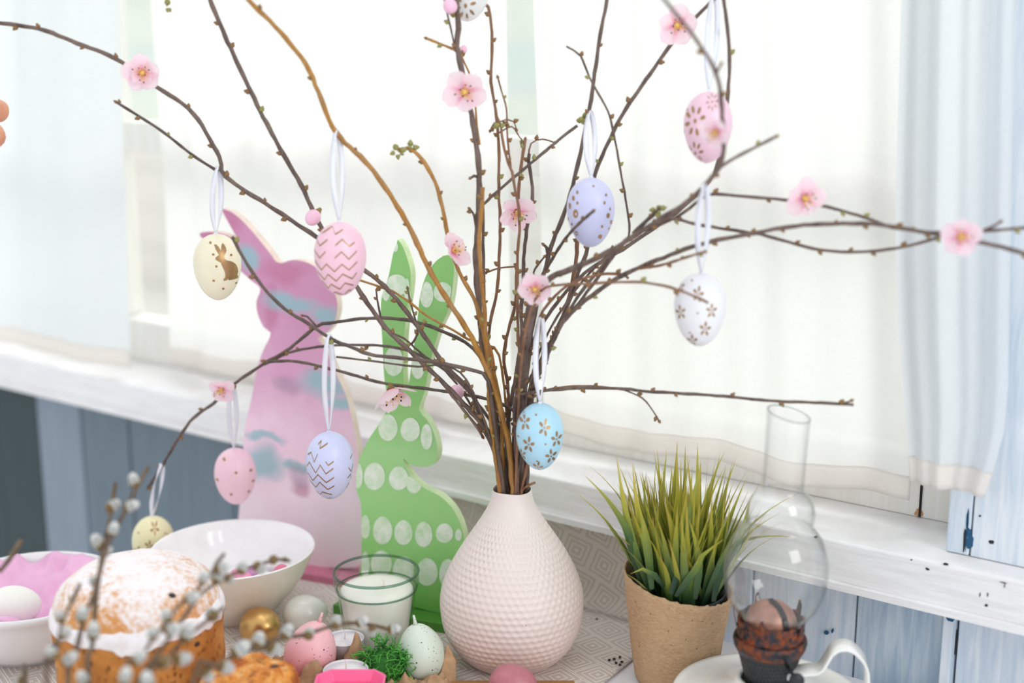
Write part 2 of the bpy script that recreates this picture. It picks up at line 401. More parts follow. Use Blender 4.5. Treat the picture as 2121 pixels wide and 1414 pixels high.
curtain([(1122, 900), (1114, 400), (1098, 0)], [(1890, 980), (1880, 500), (1876, 0)], 1.046, 0.152, 1.04,
        [(0.006, 3.4, 2.2), (0.003, 8, 0.4)], M['curtain'], 'broad white sheer curtain behind the right hand branches and glass chimney', 0.021, 0.004)
curtain([(1885, 1008), (1858, 700), (1850, 450), (1862, 0)], [(2044, 1012), (2078, 930), (2090, 800), (2097, 400), (2106, 0)], 0.988, 0.190, 1.04,
        [(0.007, 1.6, 0.9), (0.0035, 4.2, 0.3)], M['curtain_left'], 'narrow grey-white curtain at the right hanging in front of the blue plank wall', 0.020)

# ---------------------------------------------------------------- rabbits of painted board
RA = math.radians(22)
RX, RN = Vector((math.cos(RA), -math.sin(RA), 0)), Vector((-math.sin(RA), -math.cos(RA), 0))   # along the board, towards the viewer
def on_plane(px, py, o, nrm):
    d = ray(px, py); c = Vector((0, 0, H)); return c + d*((o - c).dot(nrm)/d.dot(nrm))
def board(name, pts, o, mats, thick, parent, bevel=0.0015):
    """Cut-out board: outline points (pixels on the plane through o) given real thickness."""
    P = [on_plane(x, y, o, RN) for x, y in pts]; P = smooth_path(P + [P[0]], 0.004)[:-1]
    k = len(P); mb = MB(); B = [p - RN*thick for p in P]
    mb.add(P + B, [tuple(range(k)), tuple(range(2*k - 1, k - 1, -1))]); mb.m = [0, 0]
    mb.f += [[i, (i + 1) % k, k + (i + 1) % k, k + i] for i in range(k)]; mb.m += [1]*k
    return mb.build(name, mats, parent, smooth=False)
def spot_mask(t, co, spots, dist=0.012):
    """Soft irregular paint patches: (centre xyz, radii along board and up)."""
    nz = t.n('ShaderNodeTexNoise'); nz.inputs['Scale'].default_value = 30; nz.inputs['Detail'].default_value = 3; t.l(co, nz.inputs['Vector'])
    sub = t.n('ShaderNodeVectorMath', operation='SUBTRACT'); t.l(nz.outputs['Color'], sub.inputs[0]); sub.inputs[1].default_value = (0.5, 0.5, 0.5)
    scl = t.n('ShaderNodeVectorMath', operation='SCALE'); t.l(sub.outputs[0], scl.inputs[0]); scl.inputs['Scale'].default_value = dist*2.2
    add = t.n('ShaderNodeVectorMath', operation='ADD'); t.l(co, add.inputs[0]); t.l(scl.outputs[0], add.inputs[1])
    tot = None
    for c, ra, rz in spots:
        s = t.n('ShaderNodeVectorMath', operation='SUBTRACT'); t.l(add.outputs[0], s.inputs[0]); s.inputs[1].default_value = c
        m = t.n('ShaderNodeVectorMath', operation='MULTIPLY'); t.l(s.outputs[0], m.inputs[0]); m.inputs[1].default_value = (1/ra, 0, 1/rz)
        ln = t.n('ShaderNodeVectorMath', operation='LENGTH'); t.l(m.outputs[0], ln.inputs[0])
        v = t.math('SUBTRACT', 1.25, ln.outputs['Value'])
        tot = v if tot is None else t.math('MAXIMUM', tot, v)
    return t.ramp(t.math('MULTIPLY', tot, 1.0), [(0.10, (0, 0, 0, 1)), (0.75, (1, 1, 1, 1))])
po = atz(622, 1172, 0.008)
pink_r = empty('rabbit_figure', po.copy(), 'tall pink and turquoise painted wooden rabbit cut-out on a pink base', 'rabbit figure')
def pc(x, y): return tuple(on_plane(x, y, po, RN) - po)
pk = pxs(1.28)
t = NT('pink_rabbit_paint'); t.set(Roughness=0.5); co = t.coord('Object')
tq = spot_mask(t, co, [(pc(600, 625), 75*pk, 24*pk), (pc(670, 650), 30*pk, 22*pk), (pc(675, 795), 62*pk, 34*pk), (pc(710, 835), 40*pk, 16*pk), (pc(540, 905), 55*pk, 12*pk), (pc(545, 960), 50*pk, 42*pk), (pc(515, 530), 26*pk, 30*pk), (pc(620, 968), 60*pk, 14*pk)])
gy = spot_mask(t, co, [(pc(595, 800), 34*pk, 26*pk), (pc(622, 985), 30*pk, 28*pk)])
dk = spot_mask(t, co, [(pc(625, 1010), 26*pk, 22*pk), (pc(470, 450), 40*pk, 40*pk), (pc(430, 490), 30*pk, 30*pk), (pc(590, 560), 60*pk, 30*pk), (pc(560, 640), 20*pk, 60*pk)])
sep = t.n('ShaderNodeSeparateXYZ'); t.l(co, sep.inputs[0])
zt0, zt1 = pc(620, 1100)[2], pc(620, 620)[2]
hz = t.math('DIVIDE', t.math('SUBTRACT', sep.outputs['Z'], zt0), zt1 - zt0)
nz = t.noise(co, 18, 4)
base = t.ramp(t.math('ADD', hz, t.math('MULTIPLY', t.math('SUBTRACT', nz, 0.5), 0.5)), [(0.0, L(255, 238, 250)), (0.40, L(248, 214, 234)), (0.72, L(224, 168, 202)), (1.0, L(212, 150, 186))])
base = t.mix(t.math('MULTIPLY', dk, 0.6), base, L(196, 116, 152)); base = t.mix(t.math('MULTIPLY', tq, 0.8), base, L(142, 196, 204)); base = t.mix(t.math('MULTIPLY', gy, 0.5), base, L(166, 146, 168))
t.base(base); t.bump(t.noise(t.coord('Object', (1, 1, 6)), 40, 3), 0.15, 0.001); M['pink_board'] = t.m
M['pink_edge'] = plain('bare_board_edge', L(240, 220, 208), 0.6)
M['pink_base'] = plain('rose_base_paint', L(214, 128, 158), 0.5)
pink_pts = [(457, 432), (476, 437), (502, 457), (531, 489), (556, 520), (572, 542), (583, 545), (607, 538), (640, 545), (666, 563), (685, 588), (697, 618), (698, 645), (690, 672), (672, 692), (659, 700), (674, 722), (697, 774),
            (720, 830), (737, 910), (745, 995), (749, 1080), (749, 1168), (620, 1172), (496, 1168), (494, 1080), (496, 1051), (502, 966), (507, 887), (522, 819), (531, 768), (544, 728), (557, 702), (561, 689), (546, 677), (534, 651), (531, 624), (539, 598),
            (519, 580), (499, 562), (460, 530), (430, 503), (413, 484), (440, 480), (470, 487), (492, 498), (478, 470)]
board('cut_out', pink_pts, po, [M['pink_board'], M['pink_edge']], 0.010, pink_r)
MB().box(po + RX*0.004 - RN*0.005 + Vector((0, 0, -0.0015)), RX*0.070, RN*0.026, Vector((0, 0, 0.0045))).build('base', M['pink_base'], pink_r, smooth=False, bevel=0.001)
go = atz(845, 1258, 0.012)
green_r = empty('rabbit_figure', go.copy(), 'green wooden rabbit cut-out with rows of white painted ovals on a green base', 'rabbit figure')
t = NT('green_rabbit_paint'); t.set(Roughness=0.5); co = t.coord('Object')
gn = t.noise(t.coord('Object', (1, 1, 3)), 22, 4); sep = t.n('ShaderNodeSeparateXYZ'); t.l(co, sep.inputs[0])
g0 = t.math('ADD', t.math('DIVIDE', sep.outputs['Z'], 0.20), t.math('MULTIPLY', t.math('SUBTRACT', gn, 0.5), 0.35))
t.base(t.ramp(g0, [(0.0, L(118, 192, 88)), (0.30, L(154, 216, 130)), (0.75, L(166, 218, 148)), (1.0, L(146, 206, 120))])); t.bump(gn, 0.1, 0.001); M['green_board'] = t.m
M['green_edge'] = plain('pale_green_edge', L(206, 228, 178), 0.6)
M['green_base'] = plain('leaf_green_paint', L(88, 152, 58), 0.45)
t = NT('white_sponge_print'); t.set(Roughness=0.6); co = t.coord('Object'); nn = t.noise(co, 90, 4, 0.7)
t.base(t.ramp(nn, [(0.3, L(194, 228, 182)), (0.62, L(236, 246, 230))])); M['sponge'] = t.m
green_pts = [(824, 496), (835, 512), (849, 555), (850, 590), (841, 654), (836, 712), (835, 770), (839, 806), (846, 797), (854, 741), (865, 656), (870, 613), (884, 567), (907, 537), (928, 528), (939, 544), (939, 579), (930, 637), (910, 683), (893, 741), (879, 811), (868, 848),
             (884, 869), (899, 898), (907, 936), (898, 961), (874, 967), (847, 960), (835, 949), (850, 985), (880, 1011), (910, 1026), (938, 1054), (957, 1095), (966, 1150), (964, 1210), (958, 1272), (850, 1256), (748, 1238), (749, 1153), (749, 1066), (746, 1037), (738, 1012), (738, 979), (747, 944), (764, 909),
             (789, 871), (803, 838), (796, 782), (793, 724), (789, 654), (791, 613), (804, 575), (814, 526)]
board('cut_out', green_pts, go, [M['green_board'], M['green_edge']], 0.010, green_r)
MB().box(go + RX*-0.004 - RN*0.003 + Vector((0, 0, -0.0055)), RX*0.066, RN*0.024, Vector((0, 0, 0.0055))).build('base', M['green_base'], green_r, smooth=False, bevel=0.001)
from mathutils.geometry import tessellate_polygon
def inside(p, poly):
    c = False; x, y = p
    for i in range(len(poly)):
        (x1, y1), (x2, y2) = poly[i - 1], poly[i]
        if (y1 > y) != (y2 > y) and x < (x2 - x1)*(y - y1)/(y2 - y1) + x1: c = not c
    return c
ovals = [(804, 887, 20, 27), (850, 891, 20, 24), (884, 906, 12, 26), (776, 988, 22, 28), (826, 992, 20, 24), (742, 986, 10, 26), (858, 1002, 16, 20), (793, 1100, 20, 28), (836, 1104, 19, 25), (878, 1108, 18, 26), (921, 1105, 18, 20), (757, 1092, 10, 24), (950, 1108, 7, 12),
         (790, 1168, 22, 26), (836, 1180, 22, 26), (885, 1186, 22, 28), (928, 1190, 18, 30), (757, 1170, 9, 26), (822, 592, 23, 22), (800, 602, 9, 22), (843, 600, 6, 22), (884, 612, 14, 26), (918, 606, 20, 20), (816, 750, 20, 30), (866, 758, 14, 28), (820, 512, 5, 10)]
for k, (x, y, rx, ry) in enumerate(ovals):
    pts = []
    for i in range(22):
        a = 2*PI*i/22; q = (x + rx*math.cos(a), y + ry*math.sin(a)*(1.1 if math.sin(a) < 0 else 0.95))
        for _ in range(20):
            if inside(q, green_pts): break
            q = (lerp(q[0], x, 0.06), lerp(q[1], y, 0.06))
        pts.append(on_plane(*q, go, RN) + RN*0.0004)
    c = on_plane(x, y, go, RN) + RN*0.0007
    MB().add(pts + [c], [(i, (i + 1) % 22, 22) for i in range(22)]).build('painted_oval', M['sponge'], green_r)

# ---------------------------------------------------------------- vase
vc = Vector((0, 1.05, 0.0024))
vase = empty('vase', vc, 'blush pink ceramic bulb vase with rows of pressed dimples, full of branches', 'vase')
t = NT('blush_ceramic'); t.set(Roughness=0.42); co = t.coord('Object'); nn = t.noise(co, 30, 5); pit = t.n('ShaderNodeTexVoronoi'); pit.inputs['Scale'].default_value = 90; t.l(co, pit.inputs['Vector'])
sp = t.ramp(pit.outputs['Distance'], [(0.05, (1, 1, 1, 1)), (0.075, (0, 0, 0, 1))]); sel = t.ramp(t.noise(co, 22, 2), [(0.63, (0, 0, 0, 1)), (0.66, (1, 1, 1, 1))])
sep = t.n('ShaderNodeSeparateXYZ'); t.l(co, sep.inputs[0])
b = t.ramp(t.math('MULTIPLY_ADD', t.math('SUBTRACT', nn, 0.5), 0.3, t.math('DIVIDE', sep.outputs['Z'], 0.158)), [(0.0, L(228, 202, 194)), (0.35, L(232, 217, 212)), (1.0, L(235, 224, 218))])
b = t.mix(t.math('MULTIPLY', sp, sel), b, L(120, 84, 64)); t.base(b); t.bump(t.noise(co, 160, 3), 0.12, 0.0006); M['blush'] = t.m
M['dark_inside'] = plain('dark_inside', L(70, 58, 54), 0.9)
prof_k = [(0.0, 0.0), (0.030, 0.0), (0.038, 0.003), (0.0465, 0.010), (0.0545, 0.020), (0.0605, 0.034), (0.0628, 0.048), (0.0632, 0.058), (0.0615, 0.070), (0.0555, 0.086), (0.0465, 0.103), (0.036, 0.119), (0.0275, 0.132), (0.0212, 0.143), (0.0182, 0.151), (0.0172, 0.158)]
pp = smooth_path([Vector((r, 0, z)) for r, z in prof_k], 0.00095)
acc = [0.0]
for a, b2 in zip(pp[:-1], pp[1:]): acc.append(acc[-1] + (b2 - a).length)
rowl = 0.0056; NC = 58
def vfn(r, z, a, j):
    s = acc[j]
    if z < 0.004 or z > 0.146: return r, z
    row = math.floor(s/rowl); fv = s/rowl - row - 0.5; fa = (a/(2*PI)*NC + 0.5*(row % 2)) % 1.0 - 0.5
    d = math.sqrt((fv*1.05)**2 + (fa*1.05)**2)/0.46
    dep = max(0, 1 - d*d)
    amp = 0.00135*min(1, (z - 0.004)/0.02)*min(1, (0.146 - z)/0.025)*(0.75 + 0.5*noise.noise(Vector((math.cos(a)*2, math.sin(a)*2, z*20))))
    wob = 0.0006*noise.noise(Vector((math.cos(a)*1.2, math.sin(a)*1.2, z*12)))
    return r - amp*dep + wob*min(1, r/0.05), z
vb = MB(); vb.lathe([(max(p.x, 1e-5), p.z) for p in pp], NC*5, (0, 0, 0), 0, vfn)
vb.build('body', M['blush'], vase, local=True)
MB().lathe([(0.0172, 0.1575), (0.0170, 0.1590), (0.0164, 0.1592), (0.0160, 0.1575), (0.0158, 0.140), (0.020, 0.125), (0.034, 0.10)], 48, fn=lambda r, z, a, j: (r, z + 0.0005*math.sin(3*a + 1))).build('lip', M['blush'], vase, local=True)

# ---------------------------------------------------------------- bowls, cakes, candles, eggs
def on(px, py, z): return atz(px, py, z)
wb = Vector((-0.266, 1.148, 0.0024))
bowl = empty('bowl', wb, 'large plain white bowl of small sugar eggs in front of the pink rabbit', 'bowl')
M['cream_glaze'] = plain('cream_glaze', L(248, 247, 247), 0.14, var=0.03, coat=0.4)
M['cream_out'] = plain('cream_outside', L(232, 224, 212), 0.35, var=0.04)
bp = [(0.0, 0.002), (0.030, 0.002), (0.031, 0.0), (0.035, 0.0), (0.036, 0.004), (0.045, 0.012), (0.058, 0.027), (0.068, 0.043), (0.0745, 0.057), (0.0775, 0.066)]
bi = [(0.0775, 0.066), (0.0768, 0.0672), (0.0755, 0.0663), (0.071, 0.055), (0.063, 0.040), (0.050, 0.024), (0.034, 0.013), (0.018, 0.009), (0.0, 0.008)]
MB().lathe(bp, 72).build('outside', M['cream_out'], bowl, local=True); MB().lathe(bi, 72, fn=lambda r, z, a, j: (r, z)).build('inside', M['cream_glaze'], bowl, local=True)
def egg_mesh(name, m, R, Hh, egg=0.13): return sphere_mesh(name, m, R, R, Hh, 28, 18, egg)
M['candy_pink'] = plain('sugar_pink', L(240, 160, 190), 0.45, sss=0.1); M['candy_mauve'] = plain('sugar_mauve', L(196, 140, 188), 0.45); M['candy_white'] = plain('sugar_white', L(240, 236, 240), 0.45); M['candy_rose'] = plain('sugar_rose', L(228, 120, 150), 0.45)
cs = [(581, 1184, 0.046, 'candy_rose', 'rose pink sugar egg at the right of the white bowl'), (523, 1186, 0.044, 'candy_mauve', 'mauve sugar egg in the middle of the white bowl'), (508, 1199, 0.044, 'candy_pink', 'pale pink sugar egg at the front of the white bowl'),
      (546, 1198, 0.044, 'candy_white', 'white sugar egg between the pink ones in the white bowl'), (490, 1192, 0.042, 'candy_pink', 'pink sugar egg behind the willow twig in the white bowl'), (470, 1196, 0.041, 'candy_white', 'white sugar egg leftmost in view in the white bowl'),
      (560, 1176, 0.041, 'candy_white', 'white sugar egg at the back of the white bowl')]
for x, y, z, m, lab in cs:
    p = atz(x, y, z); o = link_mesh('sugar_egg', sphere_mesh('sugar_egg', M[m], 0.0068, 0.0068, 0.0096, 16, 10, 0.1), None, Matrix.Translation(p) @ Matrix.Rotation(1.2, 4, 'Y') @ Matrix.Rotation(random.uniform(0, 6), 4, 'X'))
    tag(o, lab, 'egg', 'sugar eggs in the white bowl')
# a heap of further sugar eggs under the visible ones, out of sight below the rim
for k in range(9):
    a = k*2.4; r = 0.012 + 0.0035*k; p = wb + Vector((r*math.cos(a)*0.9, r*math.sin(a)*0.9, 0.022 + 0.0010*k))
    o = link_mesh('sugar_egg', sphere_mesh('sugar_egg', M['candy_white'], 0.0078, 0.0078, 0.0105, 14, 8, 0.1), None, Matrix.Translation(p) @ Matrix.Rotation(1.4, 4, 'X') @ Matrix.Rotation(k, 4, 'Y'))
    tag(o, 'white sugar egg low in the heap in the white bowl', 'egg', 'sugar eggs low in the white bowl')
# enamel bowl at the left edge
eb = Vector((-0.436, 1.08, 0.0024))
ebowl = empty('bowl', eb, 'white enamel bowl at the left edge holding a pink cloth and a white egg', 'bowl')
t = NT('speckled_enamel'); t.set(Roughness=0.2); co = t.coord('Object'); v = t.n('ShaderNodeTexVoronoi'); v.inputs['Scale'].default_value = 120; t.l(co, v.inputs['Vector'])
s1 = t.math('MULTIPLY', t.ramp(v.outputs['Distance'], [(0.06, (1, 1, 1, 1)), (0.09, (0, 0, 0, 1))]), t.ramp(t.noise(co, 30, 2), [(0.6, (0, 0, 0, 1)), (0.64, (1, 1, 1, 1))]))
t.base(t.mix(s1, L(238, 236, 238), L(120, 104, 100))); M['enamel'] = t.m
MB().lathe([(0.0, 0.003), (0.042, 0.003), (0.0435, 0.0), (0.047, 0.0), (0.049, 0.004), (0.062, 0.012), (0.071, 0.026), (0.0765, 0.042), (0.0785, 0.050), (0.0815, 0.0525), (0.0825, 0.0555), (0.0812, 0.0582), (0.0782, 0.0580), (0.0752, 0.052), (0.070, 0.034), (0.058, 0.014), (0.040, 0.007), (0, 0.006)], 72).build('body', M['enamel'], ebowl, local=True)
MB().ring(0.0485, 0.0011, (0, 0, 0.0062), 72, 6).build('foot_ring', M['enamel'], ebowl, local=True)
M['pink_cloth'] = plain('pink_napkin_cloth', L(234, 182, 216), 0.85, var=0.05, bump=0.2, bscale=900)
def nap(a, b):
    x, y = (a - 0.5)*2, (b - 0.5)*2; r = math.sqrt(x*x + y*y) + 1e-6; s = max(abs(x), abs(y))/r; R = 0.071*min(1, r*s) if r > 0 else 0
    x, y = x/r*R, y/r*R
    q = R/0.071
    nn = noise.noise(Vector((x*38, y*38, 1.3)))*0.006 + (0.5 - abs(noise.noise(Vector((x*26 + 3, y*30, 4)))))*0.030 - 0.004 + (0.4 - abs(noise.noise(Vector((x*60, y*52, 9)))))*0.009
    back = max(0, y/0.071)
    z = 0.026 + 0.017*q*q + nn*(0.5 + 0.6*q) + back*0.010
    return Vector((x, y, z if z < 0.058 else 0.058 + 0.45*(z - 0.058)))
nb = MB(); nb.grid(nap, 46, 46)
napk = nb.build('napkin', M['pink_cloth'], None, solid=0.0012); napk.location = eb; tag(napk, 'crumpled pink cloth napkin lying in the left enamel bowl', 'napkin')
M['egg_white'] = plain('matt_white_shell', L(242, 240, 234), 0.5, var=0.02, sss=0.1)
we = Vector((-0.436, 1.046, 0.0545))
o = link_mesh('egg', egg_mesh('egg', M['egg_white'], 0.0185, 0.0235), None, Matrix.Translation(we) @ Matrix.Rotation(1.45, 4, 'Y')); tag(o, 'white egg lying on the pink cloth in the left bowl', 'egg')

# Easter cake
cc = Vector(((292 - 1060.5)*0.93/2589*1.055, 0.93, 0.0008))
kul = empty('easter_cake', cc, 'tall round Easter cake with sugar-dusted white top and orange brown side', 'cake')
t = NT('cake_side'); t.set(Roughness=0.8); co = t.coord('Object'); pores = t.n('ShaderNodeTexVoronoi'); pores.inputs['Scale'].default_value = 240; t.l(t.coord('Object', (1, 1, 0.55)), pores.inputs['Vector'])
big = t.noise(co, 34, 5, 0.7); hp = t.ramp(pores.outputs['Distance'], [(0.12, (0, 0, 0, 1)), (0.42, (1, 1, 1, 1))])
pm = t.math('MULTIPLY', t.math('SUBTRACT', 1.0, hp), t.ramp(t.noise(co, 55, 3), [(0.34, (0, 0, 0, 1)), (0.56, (1, 1, 1, 1))]))
b = t.ramp(big, [(0.3, L(158, 92, 30)), (0.55, L(196, 128, 58)), (0.75, L(214, 156, 92))]); t.base(t.mix(pm, b, L(116, 56, 14)))
t.bump(t.math('SUBTRACT', big, t.math('MULTIPLY', pm, 0.8)), 0.6, 0.0016); M['crust'] = t.m
t = NT('sugar_dusted_crust'); t.set(Roughness=0.9); co = t.coord('Object'); a = t.noise(co, 24, 6, 0.75, 0.4); bgr = t.noise(co, 300, 3, 0.7)
gm = t.n('ShaderNodeNewGeometry'); sx = t.n('ShaderNodeSeparateXYZ'); t.l(gm.outputs['Normal'], sx.inputs[0])
so = t.n('ShaderNodeSeparateXYZ'); t.l(co, so.inputs[0])
up = t.math('MULTIPLY', t.math('SUBTRACT', so.outputs['Z'], 0.126), 3.2)
m = t.ramp(t.math('ADD', up, t.math('ADD', t.math('MULTIPLY', a, 0.75), t.math('MULTIPLY', bgr, 0.34))), [(0.475, (0, 0, 0, 1)), (0.61, (0.96, 0.96, 0.96, 1))])
t.base(t.mix(m, t.ramp(a, [(0.3, L(206, 132, 62)), (0.7, L(232, 186, 134))]), L(243, 238, 240))); t.bump(t.math('ADD', a, bgr), 0.35, 0.0015); M['dusted'] = t.m
t = NT('icing_sugar'); t.set(Roughness=0.7); co = t.coord('Object'); t.base(t.ramp(t.noise(co, 120, 4), [(0.3, L(238, 228, 228)), (0.6, L(248, 245, 248))])); t.bump(t.noise(co, 300, 3), 0.3, 0.001); M['icing'] = t.m
RC = 0.0645
def lump(r, z, a, j):
    d = Vector((math.cos(a)*r, math.sin(a)*r, z))*40
    return max(1e-5, r + 0.0012*noise.noise(d)*(r/RC) + 0.0006*noise.noise(d*3)), z + 0.0010*noise.noise(d + Vector((5, 5, 5)))
side = [(1e-5, 0.0), (0.058, 0.0)] + [(lerp(0.062, RC, i/24), lerp(0.001, 0.106, i/24)) for i in range(25)]
MB().lathe(side, 120, (0, 0, 0), 0, lump).build('side', M['crust'], kul, local=True)
dome = [(RC - 0.001, 0.104)] + [(RC*0.985*math.cos(b)**0.8, 0.106 + 0.038*math.sin(b)) for b in (i*PI/2/26 for i in range(26))] + [(1e-5, 0.144)]
MB().lathe(dome, 120, (0, 0, 0), 0, lump).build('dome', M['dusted'], kul, local=True)
ice = MB(); ns = 140; m2 = 10; vs = []
for i in range(ns):
    a = 2*PI*i/ns; q = noise.noise(Vector((math.cos(a)*2.2, math.sin(a)*2.2, 7))); q2 = noise.noise(Vector((math.cos(a)*7, math.sin(a)*7, 2)))
    lo, hi = 0.101 - 0.007*max(0, q + 0.2) - 0.006*max(0, q2), 0.113 + 0.003*q2
    for k in range(m2):
        f = k/(m2 - 1); z = lerp(lo, hi, f); zz = max(0, (z - 0.106)/0.038)
        rr = RC*lerp(1.0, 0.972, f**2)*max(0.0, 1 - zz*zz)**0.4 + 0.0004 + 0.0016*math.sin(PI*f)**0.6*(0.7 + 0.5*q2)
        vs.append((rr*math.cos(a), rr*math.sin(a), z))
ice.add(vs, [(i*m2 + k, ((i + 1) % ns)*m2 + k, ((i + 1) % ns)*m2 + k + 1, i*m2 + k + 1) for i in range(ns) for k in range(m2 - 1)])
ice.build('icing', M['icing'], kul, local=True)
M['raisin'] = plain('raisin_skin', L(44, 20, 14), 0.35, var=0.3, bump=0.6, bscale=300)
for px, py, Y, s, lab in ((130, 1336, 0.896, 0.0045, 'dark raisin'), (352, 1192, 0.895, 0.0036, 'half-buried raisin'), (440, 1345, 0.885, 0.003, None)):
    p = at(px, py, Y) - cc; rr = math.hypot(p.x, p.y)
    if p.z < 0.108: p = Vector((p.x/rr*RC*0.985, p.y/rr*RC*0.985, p.z))
    else: p.z = 0.106 + 0.038*max(0, 1 - (rr/RC)**2.4)**0.6
    o = link_mesh('raisin', sphere_mesh('raisin', M['raisin'], s, s*0.8, s*0.7, 10, 7), kul, Matrix.Translation(p))
    if lab: o['label'] = lab
# small cake in front
sc_c = Vector(((512 - 1060.5)*0.865/2440, 0.872, 0.0008))
sk = empty('easter_cake', sc_c, 'small browned cake with a raisin crust in front of the gold egg', 'cake')
t = NT('browned_top'); t.set(Roughness=0.7); co = t.coord('Object'); n1 = t.noise(co, 45, 5, 0.7, 0.5); n2 = t.noise(co, 130, 4, 0.7)
cr = t.ramp(n1, [(0.32, L(96, 40, 14)), (0.44, L(190, 100, 26)), (0.54, L(222, 146, 60)), (0.66, L(238, 196, 142))]); por = t.ramp(n2, [(0.36, (1, 1, 1, 1)), (0.46, (0, 0, 0, 1))])
t.base(t.mix(t.math('MULTIPLY', por, 0.75), cr, L(96, 40, 16))); t.bump(t.math('ADD', n1, n2), 0.7, 0.002); M['brown_top'] = t.m
RS = 0.0355
def lump2(r, z, a, j):
    d = Vector((math.cos(a)*r, math.sin(a)*r, z))*70
    return max(1e-5, r + 0.0022*noise.noise(d)*(r/RS) + 0.0012*noise.noise(d*2.7)*(r/RS)), z + 0.0036*noise.noise(d + Vector((9, 1, 2))) + 0.0018*noise.noise(d*2.9)*min(1, z/0.05)
MB().lathe([(1e-5, 0)] + [(lerp(0.032, RS, i/14), 0.066*i/14) for i in range(15)], 90, fn=lump2).build('side', M['crust'], sk, local=True)
MB().lathe([(RS - 0.0005, 0.064)] + [((RS + 0.0015)*math.cos(b)**0.55, 0.066 + 0.017*math.sin(b)) for b in (i*PI/2/22 for i in range(22))] + [(1e-5, 0.083)], 90, fn=lump2).build('crust_top', M['brown_top'], sk, local=True)
for dx, dy, s in ((0.018, 0.004, 0.0042), (0.006, -0.012, 0.003), (-0.014, -0.006, 0.0032)):
    link_mesh('raisin', sphere_mesh('raisin', M['raisin'], s*1.2, s, s*0.8, 10, 7), sk, Matrix.Translation((dx, dy, 0.0815 - 6*dx*dx)))

# loose eggs on the table
M['gold'] = plain('gold_paint', L(216, 174, 112), 0.36, 1.0, var=0.04)
o = link_mesh('egg', egg_mesh('egg', M['gold'], 0.0182, 0.0218), None, Matrix.Translation((-0.2276, 1.078, 0.0205)) @ Matrix.Rotation(1.15, 4, 'X') @ Matrix.Rotation(0.5, 4, 'Y')); tag(o, 'shiny gold egg lying before the white bowl', 'egg')
M['pearl'] = plain('pearl_shell', L(226, 226, 220), 0.28, var=0.05, coat=0.5)
o = link_mesh('egg', egg_mesh('egg', M['pearl'], 0.0176, 0.0212), None, Matrix.Translation((-0.192, 1.108, 0.020)) @ Matrix.Rotation(1.4, 4, 'Y')); tag(o, 'pearl white egg lying between gold egg and glass candle', 'egg')
def speckled(name, col, dark, blush=None):
    t = NT(name); t.set(Roughness=0.42); co = t.coord('Object'); cur = col
    if blush:
        s = t.n('ShaderNodeSeparateXYZ'); t.l(co, s.inputs[0]); cur = t.ramp(t.math('MULTIPLY_ADD', s.outputs['Z'], 22, 0.5), [(0.0, blush), (0.75, col)])
    for sc_, th, md in ((170, 0.11, 0.53), (330, 0.13, 0.55), (90, 0.07, 0.58)):
        v = t.n('ShaderNodeTexVoronoi'); v.inputs['Scale'].default_value = sc_; t.l(co, v.inputs['Vector'])
        k = t.math('MULTIPLY', t.ramp(v.outputs['Distance'], [(th, (1, 1, 1, 1)), (th + 0.03, (0, 0, 0, 1))]), t.ramp(t.noise(co, sc_*0.35, 2), [(md - 0.06, (0, 0, 0, 1)), (md - 0.03, (1, 1, 1, 1))]))
        cur = t.mix(k, cur, dark)
    t.base(cur); t.p.inputs['Subsurface Weight'].default_value = 0.15; t.p.inputs['Subsurface Scale'].default_value = 0.004; return t.m
M['wax_pink'] = speckled('pink_wax', L(244, 190, 196), L(84, 40, 44), L(238, 140, 150)); M['wax_green'] = speckled('pale_green_wax', L(216, 228, 214), L(40, 44, 42))
M['wick'] = plain('wick', L(236, 220, 214), 0.8)
def egg_candle(loc, R, Hh, m, tilt, lab):
    c = empty('egg_candle', loc, lab, 'candle', None); c.rotation_euler = tilt
    link_mesh('wax_egg', egg_mesh('wax_egg', m, R, Hh, 0.17), c)
    MB().tube([(0, 0, Hh*0.985), (0.0003, 0, Hh + 0.004), (0.0002, 0, Hh + 0.008)], [0.0022, 0.0012, 0.0010], 8).build('wick', m, c, local=True)
egg_candle((-0.1687, 0.995, 0.0375), 0.0216, 0.0255, M['wax_pink'], (-0.2, 0.28, 0), 'pink speckled egg candle leaning in the brown carton')
egg_candle((-0.0775, 1.009, 0.0295), 0.0203, 0.0252, M['wax_green'], (-0.12, -0.16, 0.3), 'pale green egg candle with black speckles beside the vase')
M['rose_egg'] = plain('dusky_rose_shell', L(184, 112, 122), 0.35, var=0.1, vscale=200)
M['board_wood'] = painted_wood('oak_board', L(176, 128, 78), L(140, 94, 50), 0.6, 0.2, along=(2, 14, 14))
bd = MB().box((-0.005, 0.925, 0.0066), (0.058, 0, 0), (0, 0.071, 0), (0, 0, 0.004)).build('serving_board', M['board_wood'], None, smooth=False, bevel=0.0015); tag(bd, 'small brown wooden board under the dusky rose egg, mostly below the frame', 'board')
o = link_mesh('egg', egg_mesh('egg', M['rose_egg'], 0.0168, 0.020), None, Matrix.Translation((0.0008, 0.955, 0.0270)) @ Matrix.Rotation(1.5, 4, 'Y') @ Matrix.Rotation(0.2, 4, 'X')); tag(o, 'dusky rose egg lying in front of the vase at the bottom edge', 'egg')

